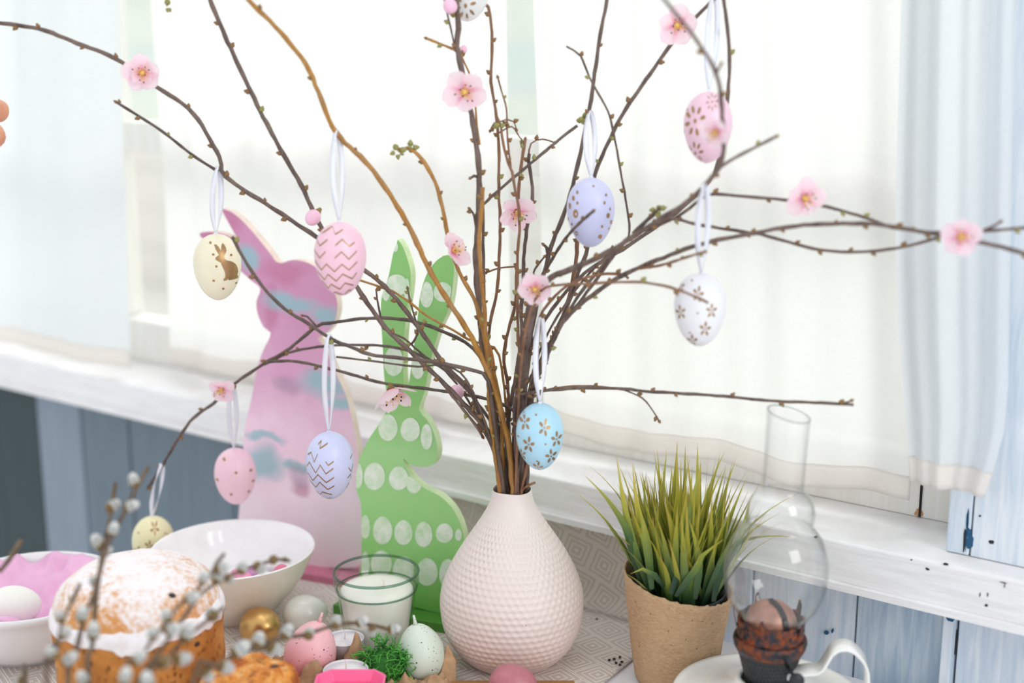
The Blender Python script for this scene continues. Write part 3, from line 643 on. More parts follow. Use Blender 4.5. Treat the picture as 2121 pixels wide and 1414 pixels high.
# candle in a green-tinted glass
gc = Vector((-0.1205, 1.066, 0.0024))
cand = empty('glass_candle', gc, 'white candle in a ribbed green-tinted glass tumbler before the green rabbit', 'candle')
M['tumbler'] = thin_glass('green_tumbler_glass', (0.985, 0.995, 0.988, 1), (0.30, 0.46, 0.39, 1), 0.8)
M['glass_rim'] = thin_glass('green_rim_glass', (0.50, 0.64, 0.57, 1), (0.06, 0.14, 0.11, 1), 1.0)
M['candle_wax'] = plain('ivory_wax', L(248, 244, 236), 0.5, var=0.02, sss=0.25)
def rib(r, z, a, j): return (r + (0.0007*math.cos(a*14) if z < 0.052 else 0), z)
MB().lathe([(1e-5, 0.0), (0.026, 0.0), (0.0275, 0.002), (0.0285, 0.010), (0.0325, 0.040), (0.0345, 0.056), (0.0352, 0.060), (0.0370, 0.0625), (0.0378, 0.066), (0.0382, 0.0765)], 112, fn=rib).build('outer_wall', M['tumbler'], cand, local=True)
MB().lathe([(0.0362, 0.0765), (0.0352, 0.062), (0.0330, 0.056), (0.0310, 0.040), (0.0272, 0.012), (0.025, 0.006), (1e-5, 0.006)], 80, fn=lambda r, z, a, j: (r, z)).build('inner_wall', M['tumbler'], cand, local=True)
MB().ring(0.0373, 0.0013, (0, 0, 0.0768), 80, 10).build('rim', M['glass_rim'], cand, local=True); MB().ring(0.0356, 0.0009, (0, 0, 0.0612), 80, 8).build('shoulder_ring', M['glass_rim'], cand, local=True)
MB().lathe([(1e-5, 0.0068), (0.0246, 0.0068), (0.0268, 0.014), (0.0304, 0.040), (0.0323, 0.055), (0.0322, 0.060), (0.031, 0.0612), (0.022, 0.0630), (0.012, 0.0615), (0.004, 0.0612), (1e-5, 0.0613)], 64).build('wax', M['candle_wax'], cand, local=True)
MB().tube([(0.006, 0.002, 0.060), (0.0064, 0.002, 0.065), (0.0058, 0.001, 0.068)], 0.0007, 6).build('wick', M['wick'], cand, local=True)

# pulp carton with torn edge, moss, tealights, pink dish
M['pulp'] = plain('brown_pulp', L(182, 146, 112), 0.9, var=0.2, vscale=120, bump=0.5, bscale=500)
ce = Vector((-0.13, 0.985, 0.0024))
peaks = [(-0.164, 0.966, 0.043, 0.0125), (-0.133, 1.006, 0.0385, 0.011), (-0.146, 1.0265, 0.0205, 0.022), (-0.136, 0.9645, 0.0205, 0.022), (-0.2, 1.008, 0.022, 0.012), (-0.0985, 0.975, 0.020, 0.010), (-0.152, 0.945, 0.030, 0.012), (-0.196, 0.955, 0.026, 0.012), (-0.063, 0.984, 0.021, 0.011), (-0.0885, 0.980, 0.019, 0.009), (-0.053, 1.005, 0.033, 0.008), (-0.0535, 1.014, 0.027, 0.007), (-0.075, 0.9795, 0.016, 0.010)]
def carton(a, b):
    x, y = lerp(-0.213, -0.047, a), lerp(0.93, 1.030 - 0.008*(a > 0.4), b); z = 0.0
    for X, Y, hh, w in peaks:
        d = max(abs(x - X), abs(y - Y))*0.6 + 0.4*math.hypot(x - X, y - Y); z = max(z, hh*max(0, 1 - d/(w*1.75)))
    q = noise.noise(Vector((x*110, y*110, 3))); z = z*(1 + 0.35*q) + 0.0015 + 0.005*abs(noise.noise(Vector((x*210, y*210, 0))))*(1 if z > 0.004 else 0.2)
    if z > 0.004: x += 0.002*noise.noise(Vector((x*120, y*120, 7 + z*90))); y += 0.002*noise.noise(Vector((x*120, y*120, 17 + z*90)))
    return Vector((x, y, 0.0024 + z))
cb = MB(); cb.grid(carton, 120, 80)
car = cb.build('egg_carton', M['pulp'], None, smooth=True); tag(car, 'torn brown pulp egg carton with peaked dividers under the egg candles', 'egg carton')
for v in car.data.vertices: pass
M['moss'] = plain('moss_green', L(78, 164, 58), 0.8, var=0.3, vscale=200)
M['moss_dark'] = plain('moss_green_deep', L(44, 112, 38), 0.8, var=0.3, vscale=200)
mc = Vector((-0.1075, 0.988, 0.026)); mo = MB(); rnd = random.Random(3)
for k in range(330):
    d = Vector((rnd.gauss(0, 1), rnd.gauss(0, 1), rnd.gauss(0, 1))).normalized(); rr = rnd.uniform(0.75, 1.0)
    p = mc + Vector((d.x*0.0205, d.y*0.016, d.z*0.0225))*rr; q = Vector((rnd.gauss(0, 1), rnd.gauss(0, 1), rnd.gauss(0, 1))).normalized()
    pts = [p]
    for s in range(5): q = (q + Vector((rnd.gauss(0, .55), rnd.gauss(0, .55), rnd.gauss(0, .55)))).normalized(); pts.append(pts[-1] + q*0.0026)
    mo.tube(pts, [0.00055]*5 + [0.0003], 4, 1 if rr < 0.84 else 0)
mo.lathe([(1e-5, -0.017), (0.010, -0.013), (0.0145, 0), (0.011, 0.012), (1e-5, 0.017)], 14, mc, 1)
mc2 = atz(815, 1392, 0.020)
for k in range(170):
    d = Vector((rnd.gauss(0, 1), rnd.gauss(0, 1), rnd.gauss(0, 1))).normalized(); rr = rnd.uniform(0.75, 1.0)
    p = mc2 + Vector((d.x*0.013, d.y*0.012, d.z*0.015))*rr; q = Vector((rnd.gauss(0, 1), rnd.gauss(0, 1), rnd.gauss(0, 1))).normalized()
    pts = [p]
    for s in range(5): q = (q + Vector((rnd.gauss(0, .55), rnd.gauss(0, .55), rnd.gauss(0, .55)))).normalized(); pts.append(pts[-1] + q*0.0026)
    mo.tube(pts, [0.00055]*5 + [0.0003], 4, 1 if rr < 0.84 else 0)
mo.lathe([(1e-5, -0.012), (0.007, -0.008), (0.010, 0), (0.007, 0.008), (1e-5, 0.012)], 14, mc2, 1)
mo = mo.build('moss', [M['moss'], M['moss_dark']], None); tag(mo, 'tuft of bright green curly moss between the egg candles', 'moss', kind='stuff')
M['tin'] = plain('tealight_cup', L(232, 229, 236), 0.35, 0.0, var=0.03); M['tealight_wax'] = plain('white_tealight_wax', L(240, 236, 240), 0.5, sss=0.2)
def tealight(loc, lab, k=1.0):
    c = empty('tealight', loc, lab, 'candle'); c.scale = (k, k, k)
    MB().lathe([(1e-5, 0), (0.0178, 0), (0.0182, 0.013), (0.0185, 0.0134), (0.0184, 0.0136), (0.0178, 0.0135), (0.0176, 0.011)], 40, fn=lambda r, z, a, j: (r, z)).build('cup', M['tin'], c, local=True)
    MB().lathe([(1e-5, 0.001), (0.0174, 0.001), (0.0175, 0.0120), (0.008, 0.0126), (1e-5, 0.0122)], 40).build('wax', M['tealight_wax'], c, local=True)
    MB().tube([(0, 0, 0.012), (0.0005, 0, 0.017), (-0.0003, 0, 0.022)], 0.0006, 6).build('wick', M['wick'], c, local=True)
p1 = atz(716, 1386, 0.036); tealight((p1.x, p1.y, 0.0225), 'white tealight in front of the moss, behind the pink dish')
p2 = atz(714, 1322, 0.034); tealight((p2.x, p2.y, 0.0225), 'white tealight between pink egg candle and the glass candle', 0.9)
M['hot_pink'] = plain('hot_pink_plastic', L(255, 112, 164), 0.35, var=0.02, sss=0.1)
pd = empty('dish', (-0.128, 0.925, 0.0024), 'hot pink angular dish at the bottom edge in front of the moss', 'dish')
db = MB(); oct_ = lambda w, d, c: [(-w + c, -d), (w - c, -d), (w, -d + c), (w, d - c), (w - c, d), (-w + c, d), (-w, d - c), (-w, -d + c)]
lv = [(oct_(0.022, 0.018, 0.007), 0), (oct_(0.0275, 0.0235, 0.0095), 0.040), (oct_(0.0278, 0.0238, 0.0096), 0.0418), (oct_(0.0262, 0.0222, 0.009), 0.0418), (oct_(0.0222, 0.0180, 0.0075), 0.034), (oct_(0.0205, 0.0165, 0.007), 0.024)]
db.add([(x, y, z) for pts, z in lv for x, y in pts], [tuple(range(8))[::-1], tuple(range(40, 48))] + [(j*8 + i, j*8 + (i + 1) % 8, j*8 + 8 + (i + 1) % 8, j*8 + 8 + i) for j in range(5) for i in range(8)])
db.build('body', M['hot_pink'], pd, local=True, smooth=False, bevel=0.0006)
for k, (px, py) in enumerate(((1272, 1364), (1284, 1360), (1276, 1372), (1288, 1370), (1262, 1366), (1284, 1376), (1236, 1282))):
    o = link_mesh('soil_crumb', sphere_mesh('soil_crumb', M['raisin'], 0.0016, 0.0013, 0.001, 7, 5), None, Matrix.Translation(atz(px, py, 0.0042)) @ Matrix.Rotation(k, 4, 'Z')); tag(o, 'dark soil crumb on the cloth left of the fibre pot', 'crumb', 'soil crumbs beside the pot')

# ---------------------------------------------------------------- pot of grass
gp = Vector((0.1413, 1.02, -0.0070))
pot = empty('grass_pot', gp, 'brown fibre pot of upright artificial grass between the vase and the oil lamp', 'potted plant')
t = NT('peat_fibre'); t.set(Roughness=0.95); co = t.coord('Object'); n1 = t.noise(co, 60, 5, 0.7); fib = t.noise(t.coord('Object', (1, 1, 4)), 260, 3, 0.7); v = t.n('ShaderNodeTexVoronoi'); v.inputs['Scale'].default_value = 210; t.l(co, v.inputs['Vector'])
fl_ = t.math('MULTIPLY', t.ramp(v.outputs['Distance'], [(0.09, (1, 1, 1, 1)), (0.16, (0, 0, 0, 1))]), t.ramp(t.noise(co, 90, 2), [(0.52, (0, 0, 0, 1)), (0.58, (1, 1, 1, 1))]))
t.base(t.mix(fl_, t.mix(t.ramp(fib, [(0.35, (0, 0, 0, 1)), (0.65, (1, 1, 1, 1))]), t.ramp(n1, [(0.3, L(170, 134, 98)), (0.7, L(196, 160, 122))]), L(204, 172, 136)), L(100, 68, 44))); t.bump(t.math('ADD', n1, fib), 0.45, 0.0012); M['fibre'] = t.m
def rimf(r, z, a, j):
    k = max(0, (z - 0.05)/0.045)
    z2 = z + k*(-0.0085*math.cos(a + 0.35) + 0.0018*noise.noise(Vector((math.cos(a)*9, math.sin(a)*9, 0))) + 0.0010*noise.noise(Vector((math.cos(a)*26, math.sin(a)*26, 3))))
    return r + 0.0006*noise.noise(Vector((math.cos(a)*6, math.sin(a)*6, z*60))), z2
MB().lathe([(1e-5, 0.0105), (0.0345, 0.0105)] + [(lerp(0.0352, 0.0466, i/20), lerp(0.0108, 0.098, i/20)) for i in range(21)] + [(0.0456, 0.0986), (0.0444, 0.0970), (0.0415, 0.080), (0.0405, 0.070)], 110, fn=rimf).build('fibre_pot', M['fibre'], pot, local=True)
M['black_plastic'] = plain('black_plastic', L(28, 32, 38), 0.3)
M['grass_floor'] = plain('dark_green_base', L(24, 40, 22), 0.9)
MB().lathe([(1e-5, 0.02), (0.032, 0.02), (0.0408, 0.090), (0.0400, 0.0905), (0.036, 0.082), (1e-5, 0.084)], 60).build('inner_pot', M['black_plastic'], pot, local=True)
t = NT('grass_blade'); t.set(Roughness=0.38); uvn = t.n('ShaderNodeTexCoord'); sx = t.n('ShaderNodeSeparateXYZ'); t.l(uvn.outputs['UV'], sx.inputs[0]); oi = t.n('ShaderNodeObjectInfo')
gcol = t.ramp(t.math('ADD', sx.outputs['Y'], t.math('MULTIPLY', t.math('SUBTRACT', oi.outputs['Random'], 0.5), 0.35)), [(0.0, L(30, 58, 34)), (0.30, L(68, 100, 50)), (0.52, L(126, 140, 54)), (0.78, L(178, 172, 56)), (1.0, L(194, 176, 80))])
stv = t.math('MULTIPLY', t.math('SINE', t.math('MULTIPLY', sx.outputs['X'], 30)), 0.5)
t.base(gcol); t.bump(stv, 0.3, 0.0006); t.p.inputs['Transmission Weight'].default_value = 0.0; t.p.inputs['Subsurface Weight'].default_value = 0.0; M['blade'] = t.m
def blade_mesh(lean, curl, w, name='blade'):
    mb = MB(); n = 9
    for i in range(n + 1):
        s = i/n; ww = 1.08*w*(0.75 + 0.55*math.sin(PI*min(1, s*1.3)))*(1 - s**2.6)*0.5 + 0.00008
        c = Vector((lean*s + curl*s*s*s, 0.0, s*(1 - 0.18*abs(lean)*s - 0.2*abs(curl)*s*s)))
        for k in (-1, 0, 1): mb.v.append(c + Vector((0, k*ww, 0)) + Vector((0.25*ww if k == 0 else 0, 0, 0)))
    mb.f = [[i*3 + k, i*3 + k + 1, (i + 1)*3 + k + 1, (i + 1)*3 + k] for i in range(n) for k in (0, 1)]; mb.m = [0]*len(mb.f)
    me = mb.mesh(name, M['blade']); lay = me.uv_layers.new(name='UVMap')
    for lp in me.loops: vi = lp.vertex_index; lay.data[lp.index].uv = ((vi % 3)/2, (vi//3)/n)
    return me
bms = [blade_mesh(l, c, w) for l, c, w in ((0.05, 0.02, 0.042), (0.12, 0.06, 0.045), (0.2, 0.1, 0.040), (0.08, 0.3, 0.045), (0.02, -0.08, 0.040), (0.25, 0.25, 0.042), (0.10, -0.12, 0.046))]
rnd = random.Random(11)
for k in range(265):
    r = 0.031*math.sqrt(rnd.random()); a = rnd.uniform(0, 2*PI); hgt = rnd.uniform(0.080, 0.133)*(1 - 3*max(0, r - 0.022)*rnd.random()*6)
    yaw = a + rnd.gauss(0, 0.7); me = bms[rnd.choice((0, 0, 1, 1, 2, 4, 6, 3 if r > 0.015 else 0, 5 if r > 0.024 else 1))]
    link_mesh('blade', me, pot, Matrix.Translation((r*math.cos(a) + 0.003, r*math.sin(a), 0.080)) @ Matrix.Rotation(yaw, 4, 'Z') @ Matrix.Rotation(rnd.gauss(0.02 + 7*r, 0.08), 4, 'Y') @ Matrix.Scale(hgt, 4))
def spec_blade(pts_px, Y0, Y1, w):
    P = smooth_path([at(x, y, lerp(Y0, Y1, i/(len(pts_px) - 1))) for i, (x, y) in enumerate(pts_px)], 0.008); mb = MB(); n = len(P) - 1
    for i, p in enumerate(P):
        tg = (P[min(i + 1, n)] - P[max(i - 1, 0)]).normalized(); sd = tg.cross(Vector((0, 1, 0.3))).normalized(); s = i/n; ww = w*(0.6 + 0.7*math.sin(PI*min(1, s*1.2)))*(1 - s**3)*0.5 + 0.0001
        mb.v += [p - sd*ww, p - Vector((0, ww*0.4, 0)), p + sd*ww]
    mb.f = [[i*3 + k, i*3 + k + 1, (i + 1)*3 + k + 1, (i + 1)*3 + k] for i in range(n) for k in (0, 1)]; mb.m = [0]*len(mb.f)
    me = mb.mesh('blade', M['blade'], gp); lay = me.uv_layers.new(name='UVMap')
    for lp in me.loops: vi = lp.vertex_index; lay.data[lp.index].uv = ((vi % 3)/2, (vi//3)/n)
    link_mesh('blade', me, pot)
for pts, Y0, Y1, w in (([(1330, 1215), (1312, 1150), (1295, 1090), (1255, 1030), (1211, 984)], 1.0, 0.98, 0.0052), ([(1345, 1225), (1310, 1120), (1292, 1040), (1277, 945)], 0.995, 0.99, 0.0050),
                       ([(1375, 1215), (1355, 1190), (1330, 1178), (1306, 1188)], 0.985, 0.977, 0.0045), ([(1400, 1235), (1440, 1180), (1455, 1150), (1500, 1116)], 0.977, 0.965, 0.0055),
                       ([(1478, 1245), (1490, 1190), (1520, 1140), (1540, 1090), (1556, 1025)], 0.98, 1.0, 0.0056), ([(1440, 1240), (1448, 1170), (1440, 1120), (1427, 1075)], 0.977, 0.972, 0.005),
                       ([(1455, 1220), (1520, 1130), (1590, 1110), (1640, 1112)], 1.02, 1.0, 0.0045), ([(1390, 1230), (1420, 1140), (1430, 1060), (1452, 960)], 0.978, 0.985, 0.0068), ([(1350, 1220), (1340, 1130), (1320, 1050), (1310, 960)], 0.988, 0.995, 0.006)):
    spec_blade(pts, Y0, Y1, w)

# ---------------------------------------------------------------- oil lamp
LS = 0.9485                       # scale of the lamp's local measures
lo = Vector((0.2000, 0.92, 0.0274))
oil = empty('oil_lamp', lo, 'old oil lamp with clear double-bulb chimney, rusty burner and white enamel base', 'oil lamp'); oil.scale = (LS, LS, LS)
M['enamel_white'] = plain('white_enamel', L(240, 239, 234), 0.22, var=0.03, coat=0.3)
M['lamp_glass'] = thin_glass('chimney_glass', (0.99, 0.993, 0.99, 1), (0.52, 0.55, 0.55, 1), 0.95)
t = NT('rusty_iron'); co = t.coord('Object'); n1 = t.noise(co, 90, 5, 0.7); n2 = t.noise(co, 260, 3, 0.7)
mk = t.ramp(t.math('MULTIPLY_ADD', n2, 0.35, n1), [(0.58, (0, 0, 0, 1)), (0.74, (1, 1, 1, 1))]); t.base(t.mix(mk, L(52, 58, 64), t.ramp(n2, [(0.3, L(88, 38, 20)), (0.7, L(146, 74, 34))])))
t.l(t.ramp(mk, [(0, (0.35, 0.35, 0.35, 1)), (1, (0.85, 0.85, 0.85, 1))]), t.p.inputs['Roughness']); t.l(t.ramp(mk, [(0, (0.75, 0.75, 0.75, 1)), (1, (0, 0, 0, 1))]), t.p.inputs['Metallic']); t.bump(n1, 0.4, 0.001); M['rust'] = t.m
M['iron'] = plain('dark_iron', L(58, 60, 62), 0.45, 0.6, var=0.25, vscale=120, bump=0.2)
M['copper'] = plain('tarnished_copper', L(170, 124, 108), 0.45, 0.6, var=0.25, vscale=80)
MB().lathe([(1e-5, -0.0282), (0.060, -0.0282), (0.0625, -0.026), (0.064, -0.012), (0.070, -0.006), (0.0745, 0.002), (0.0775, 0.0065), (0.0785, 0.0085), (0.0775, 0.0100), (0.074, 0.0092), (0.0695, 0.0062), (0.050, 0.0100), (0.034, 0.0165), (0.0285, 0.0210), (0.0270, 0.0240), (0.0255, 0.0256), (0.0230, 0.0256), (0.022, 0.024)], 90, fn=lambda r, z, a, j: (r, z)).build('base', M['enamel_white'], oil, local=True)
# handle: a flat strap looping up and down at the right
hp = [(1630, 1396, .952), (1665, 1389, .952), (1697, 1384, .952), (1712, 1366, .953), (1724, 1346, .955), (1742, 1337, .957), (1762, 1340, .957), (1780, 1355, .957), (1792, 1374, .956), (1795, 1400, .955), (1788, 1440, .953), (1760, 1470, .952)]
tolamp = lambda p: (p - lo)/LS
hs = smooth_path([tolamp(at(x, y, d*0.9485)) for x, y, d in hp], 0.003); hb = MB(); n = len(hs)
for i, p in enumerate(hs):
    tg = (hs[min(i + 1, n - 1)] - hs[max(i - 1, 0)]).normalized(); wd = Vector((0.15, 1, 0.1)).normalized()*0.0085; th = tg.cross(wd).normalized()*0.0010
    hb.v += [p - wd + th*1.6, p + th*0.2, p + wd + th*1.6, p + wd - th*0.4, p - th*1.8, p - wd - th*0.4]
hb.f = [[i*6 + k, i*6 + (k + 1) % 6, (i + 1)*6 + (k + 1) % 6, (i + 1)*6 + k] for i in range(n - 1) for k in range(6)] + [list(range(6))[::-1], list(range((n - 1)*6, n*6))]; hb.m = [0]*len(hb.f)
hb.build('handle', M['enamel_white'], oil, local=True)
# burner: pierced basket, flange, gallery with prongs, cone with its slot
bk = MB(); NB, RB = 40, 9
def basket_r(z): return lerp(0.0188, 0.0262, (z - 0.0242)/0.0275)
bk.lathe([(basket_r(z), z) for z in (0.0238, 0.028, 0.034, 0.040, 0.046, 0.0517)], 80, fn=lambda r, z, a, j: (r, z))
bk.build('basket', M['iron'], oil, local=True)
hole = sphere_mesh('hole', M['dark_gap'], 0.00095, 0.00095, 0.0003, 8, 5)
for rI in range(6):
    z = 0.0285 + rI*0.0036
    for k in range(44):
        a = 2*PI*(k + 0.5*(rI % 2))/44
        if math.sin(a) > 0.35: continue
        r = basket_r(z); link_mesh('hole', hole, oil, frame((math.cos(a), math.sin(a), -0.3), Vector((r*math.cos(a), r*math.sin(a), z))))
MB().lathe([(0.0255, 0.0500), (0.0272, 0.0510), (0.0290, 0.0545), (0.0300, 0.0590), (0.0294, 0.0620), (0.0274, 0.0630), (0.0262, 0.0600), (0.0258, 0.055)], 72, fn=lambda r, z, a, j: (r, z)).build('flange', M['rust'], oil, local=True)
gl = MB(); gl.lathe([(0.0262, 0.059), (0.0270, 0.064), (0.0266, 0.070), (0.0271, 0.077), (0.0266, 0.0785), (0.0256, 0.077), (0.0256, 0.061)], 72, fn=lambda r, z, a, j: (r, z + (0.0008*math.cos(a*12) if z > 0.074 else 0))); gl.build('gallery', M['rust'], oil, local=True)
vent = sphere_mesh('vent', M['iron'], 0.0019, 0.0019, 0.0005, 10, 6)
for k in range(14):
    a = 2*PI*k/14 + 0.2; link_mesh('vent', vent, oil, frame((math.cos(a), math.sin(a), 0), Vector((0.0268*math.cos(a), 0.0268*math.sin(a), 0.070))))
for k in range(5):
    a = 2*PI*k/5 + 0.5; c, s = math.cos(a), math.sin(a); b = MB(); tv = Vector((-s, c, 0))
    for z, r, w in ((0.070, 0.0277, 0.0035), (0.077, 0.0292, 0.0030), (0.083, 0.0305, 0.0022), (0.0875, 0.0302, 0.0008)):
        for rr in (r, r - 0.0005): b.v += [Vector((c*rr, s*rr, z)) - tv*w, Vector((c*rr, s*rr, z)) + tv*w]
    for i in range(3): q = i*4; b.f += [[q, q + 1, q + 5, q + 4], [q + 2, q + 6, q + 7, q + 3], [q, q + 4, q + 6, q + 2], [q + 1, q + 3, q + 7, q + 5]]
    b.f += [[12, 13, 15, 14]]; b.m = [0]*len(b.f); b.build('prong', M['rust'], oil, local=True)
MB().lathe([(0.0215, 0.062), (0.0218, 0.070), (0.0205, 0.078), (0.0175, 0.085), (0.012, 0.0898), (0.006, 0.0918), (1e-5, 0.0925)], 48, fn=lambda r, z, a, j: (r, z)).build('cone', M['copper'], oil, local=True)
sl = MB()
cone_p = [(0.0006, 0.0932), (0.006, 0.0925), (0.012, 0.0905), (0.0175, 0.0857), (0.0207, 0.0785), (0.0220, 0.070)]
def slot(a, b_):
    q = a*4.6; i = min(4, int(q)); r, z = (lerp(cone_p[i][k], cone_p[i + 1][k], q - i) for k in (0, 1))
    az = -1.15; d = Vector((math.cos(az), math.sin(az), 0)); sd = Vector((-d.y, d.x, 0))
    w = lerp(-1, 1, b_)*0.0027; return d*(math.sqrt(max(0, r*r - w*w)) + 0.0010) + sd*w + Vector((0, 0, z + 0.0006)) - d*0.004*(1 - a)
sl.grid(slot, 20, 4); sl.build('wick_slot', M['dark_gap'], oil, local=True)
kn = tolamp(at(1650, 1409, 0.878)); MB().tube([kn + Vector((-0.004, 0.030, 0.002)), kn], 0.0016, 8).build('knob_stem', M['iron'], oil, local=True)
kb = MB(); kb.lathe([(1e-5, -0.0022), (0.0055, -0.0022), (0.0062, 0), (0.0055, 0.0022), (1e-5, 0.0022)], 24, fn=lambda r, z, a, j: (r + (0.0003*math.cos(a*12) if r > 0.006 else 0), z)); kb.v = [Vector((v.x, v.z, v.y)) + kn for v in kb.v]; kb.build('knob', M['iron'], oil, local=True)
# chimney: two thin walls
ch = [(0.0246, 0.064), (0.0250, 0.072), (0.0262, 0.0775), (0.0310, 0.0845), (0.0372, 0.094), (0.0408, 0.107), (0.0418, 0.120), (0.0405, 0.133), (0.0360, 0.146), (0.0300, 0.1545), (0.0268, 0.158), (0.0265, 0.161), (0.0272, 0.166), (0.0270, 0.172), (0.0250, 0.178), (0.0215, 0.1835), (0.0180, 0.1865), (0.0168, 0.1890), (0.0166, 0.205), (0.0169, 0.230), (0.0173, 0.2500)]
cs_ = [(p.x, p.z) for p in smooth_path([Vector((r, 0, z)) for r, z in ch], 0.002)]
M['rim_clear'] = thin_glass('chimney_rim_glass', (0.80, 0.82, 0.82, 1), (0.35, 0.38, 0.38, 1), 1.0)
chim = bpy.data.objects.new('chimney', None); COL.objects.link(chim); chim.parent = oil
tilt = lambda r, z, a, j: (r, z + (0.0035*math.cos(a - 2.6)*max(0, (z - 0.236)/0.014)))
MB().lathe(cs_, 96, fn=tilt).build('outer_wall', M['lamp_glass'], chim, local=True)
MB().lathe([(r - 0.0013, z) for r, z in cs_], 96, fn=tilt).build('inner_wall', M['lamp_glass'], chim, local=True)
MB().ring(0.01665, 0.00075, (0, 0, 0), 64, 8).build('top_rim', M['rim_clear'], chim, local=True)
tr = chim.children[-1]
for v in tr.data.vertices: v.co.z += 0.2500 + 0.0035*math.cos(math.atan2(v.co.y, v.co.x) - 2.6)
chim.matrix_local = Matrix.Translation((0, 0, 0.06)) @ Matrix.Rotation(0.035, 4, 'Y') @ Matrix.Translation((0, 0, -0.06))

# ---------------------------------------------------------------- branches in the vase
def bark(name, c1, c2, spec=0.5):
    t = NT(name); t.set(Roughness=spec); co = t.coord('Object'); n1 = t.noise(t.coord('Object', (1, 1, 0.3)), 160, 4, 0.7); n2 = t.noise(co, 40, 3); n3 = t.noise(co, 420, 2)
    b = t.mix(t.ramp(n1, [(0.35, (0, 0, 0, 1)), (0.65, (1, 1, 1, 1))]), c1, c2); b = t.mix(t.ramp(n2, [(0.4, (0, 0, 0, 1)), (0.75, (0.28, 0.28, 0.28, 1))]), b, L(160, 140, 128))
    b = t.mix(t.ramp(n3, [(0.66, (0, 0, 0, 1)), (0.72, (0.7, 0.7, 0.7, 1))]), b, L(60, 44, 36)); t.base(b); t.bump(n1, 0.35, 0.0008); return t.m
BARK = {'grey': bark('grey_bark', L(72, 54, 47), L(116, 95, 85)), 'ochre': bark('ochre_bark', L(150, 100, 28), L(184, 132, 52), 0.4), 'brown': bark('red_brown_bark', L(112, 72, 48), L(148, 104, 72)),
        'orange': bark('orange_bark', L(166, 96, 24), L(190, 124, 44), 0.4), 'dark': bark('dark_bark', L(66, 52, 46), L(98, 80, 70)), 'catkin': bark('willow_bark', L(72, 54, 36), L(100, 78, 52))}
M['bud_brown'] = plain('bud_scale_brown', L(134, 100, 62), 0.5, var=0.25, vscale=200); M['bud_green'] = plain('bud_green', L(146, 142, 82), 0.5, var=0.25, vscale=200)
def bud_mesh(m, n='bud'):
    mb = MB(); mb.lathe([(1e-5, 0), (0.55, 0.02), (0.85, 0.22), (1, 0.5), (0.92, 1.0), (0.62, 1.6), (0.25, 2.15), (1e-5, 2.3)], 8); return mb.mesh(n, m)
BUD = [bud_mesh(M['bud_brown']), bud_mesh(M['bud_green'])]
t = NT('petal_pink'); t.set(Roughness=0.55); uvn = t.n('ShaderNodeTexCoord'); sx = t.n('ShaderNodeSeparateXYZ'); t.l(uvn.outputs['UV'], sx.inputs[0])
wv = t.math('MULTIPLY', t.math('SINE', t.math('MULTIPLY', sx.outputs['X'], 50)), 0.02)
t.base(t.ramp(t.math('ADD', sx.outputs['Y'], wv), [(0.0, L(242, 92, 150)), (0.18, L(246, 150, 190)), (0.40, L(252, 212, 226)), (1.0, L(253, 234, 241))]))
dif = t.n('ShaderNodeBsdfTranslucent'); dif.inputs[0].default_value = (1, 0.84, 0.90, 1); mx = t.n('ShaderNodeMixShader'); mx.inputs[0].default_value = 0.42
t.l(t.p.outputs[0], mx.inputs[1]); t.l(dif.outputs[0], mx.inputs[2]); t.l(mx.outputs[0], t.out.inputs[0]); M['petal'] = t.m
M['stamen'] = plain('yellow_stamen', L(250, 208, 120), 0.5); M['anther'] = plain('dark_anther', L(44, 22, 20), 0.5); M['calyx'] = plain('calyx_olive', L(134, 110, 52), 0.6, var=0.3, vscale=200); M['bud_pink'] = plain('pink_flower_bud', L(250, 198, 220), 0.4, var=0.1, vscale=120)
def petal_mesh(cup, seed):
    """A rounded, slightly crinkled petal of unit length growing along +x, cupped towards +z."""
    rnd = random.Random(seed); mb = MB(); nu, nv = 8, 8; uv = []
    for j in range(nv + 1):
        v = j/nv
        w = 0.47*math.sqrt(max(0, 1 - ((v - 0.56)/0.46)**2)) if v > 0.56 else 0.47*(0.24 + 0.76*math.sin(PI/2*v/0.56)**1.3)
        for i in range(nu + 1):
            a = (i/nu - 0.5)*2
            x = v*(1 - 0.10*a*a*v) - (0.06*(1 - abs(a)) if v > 0.95 else 0)
            z = cup*(v**1.7)*0.75 + 0.22*(a*a)*w*(1 - 0.3*v) + 0.05*math.sin(a*4 + seed)*v*v - 0.12*v**4
            mb.v.append(Vector((x, a*w, z))); uv.append((i/nu, v))
    mb.f = [[j*(nu + 1) + i, j*(nu + 1) + i + 1, (j + 1)*(nu + 1) + i + 1, (j + 1)*(nu + 1) + i] for j in range(nv) for i in range(nu)]; mb.m = [0]*len(mb.f)
    me = mb.mesh('petal', M['petal']); lay = me.uv_layers.new(name='UVMap')
    for lp in me.loops: lay.data[lp.index].uv = uv[lp.vertex_index]
    return me
PET = {c: [petal_mesh(c, s) for s in (1, 2, 3)] for c in (0.25, 0.6, 1.1)}
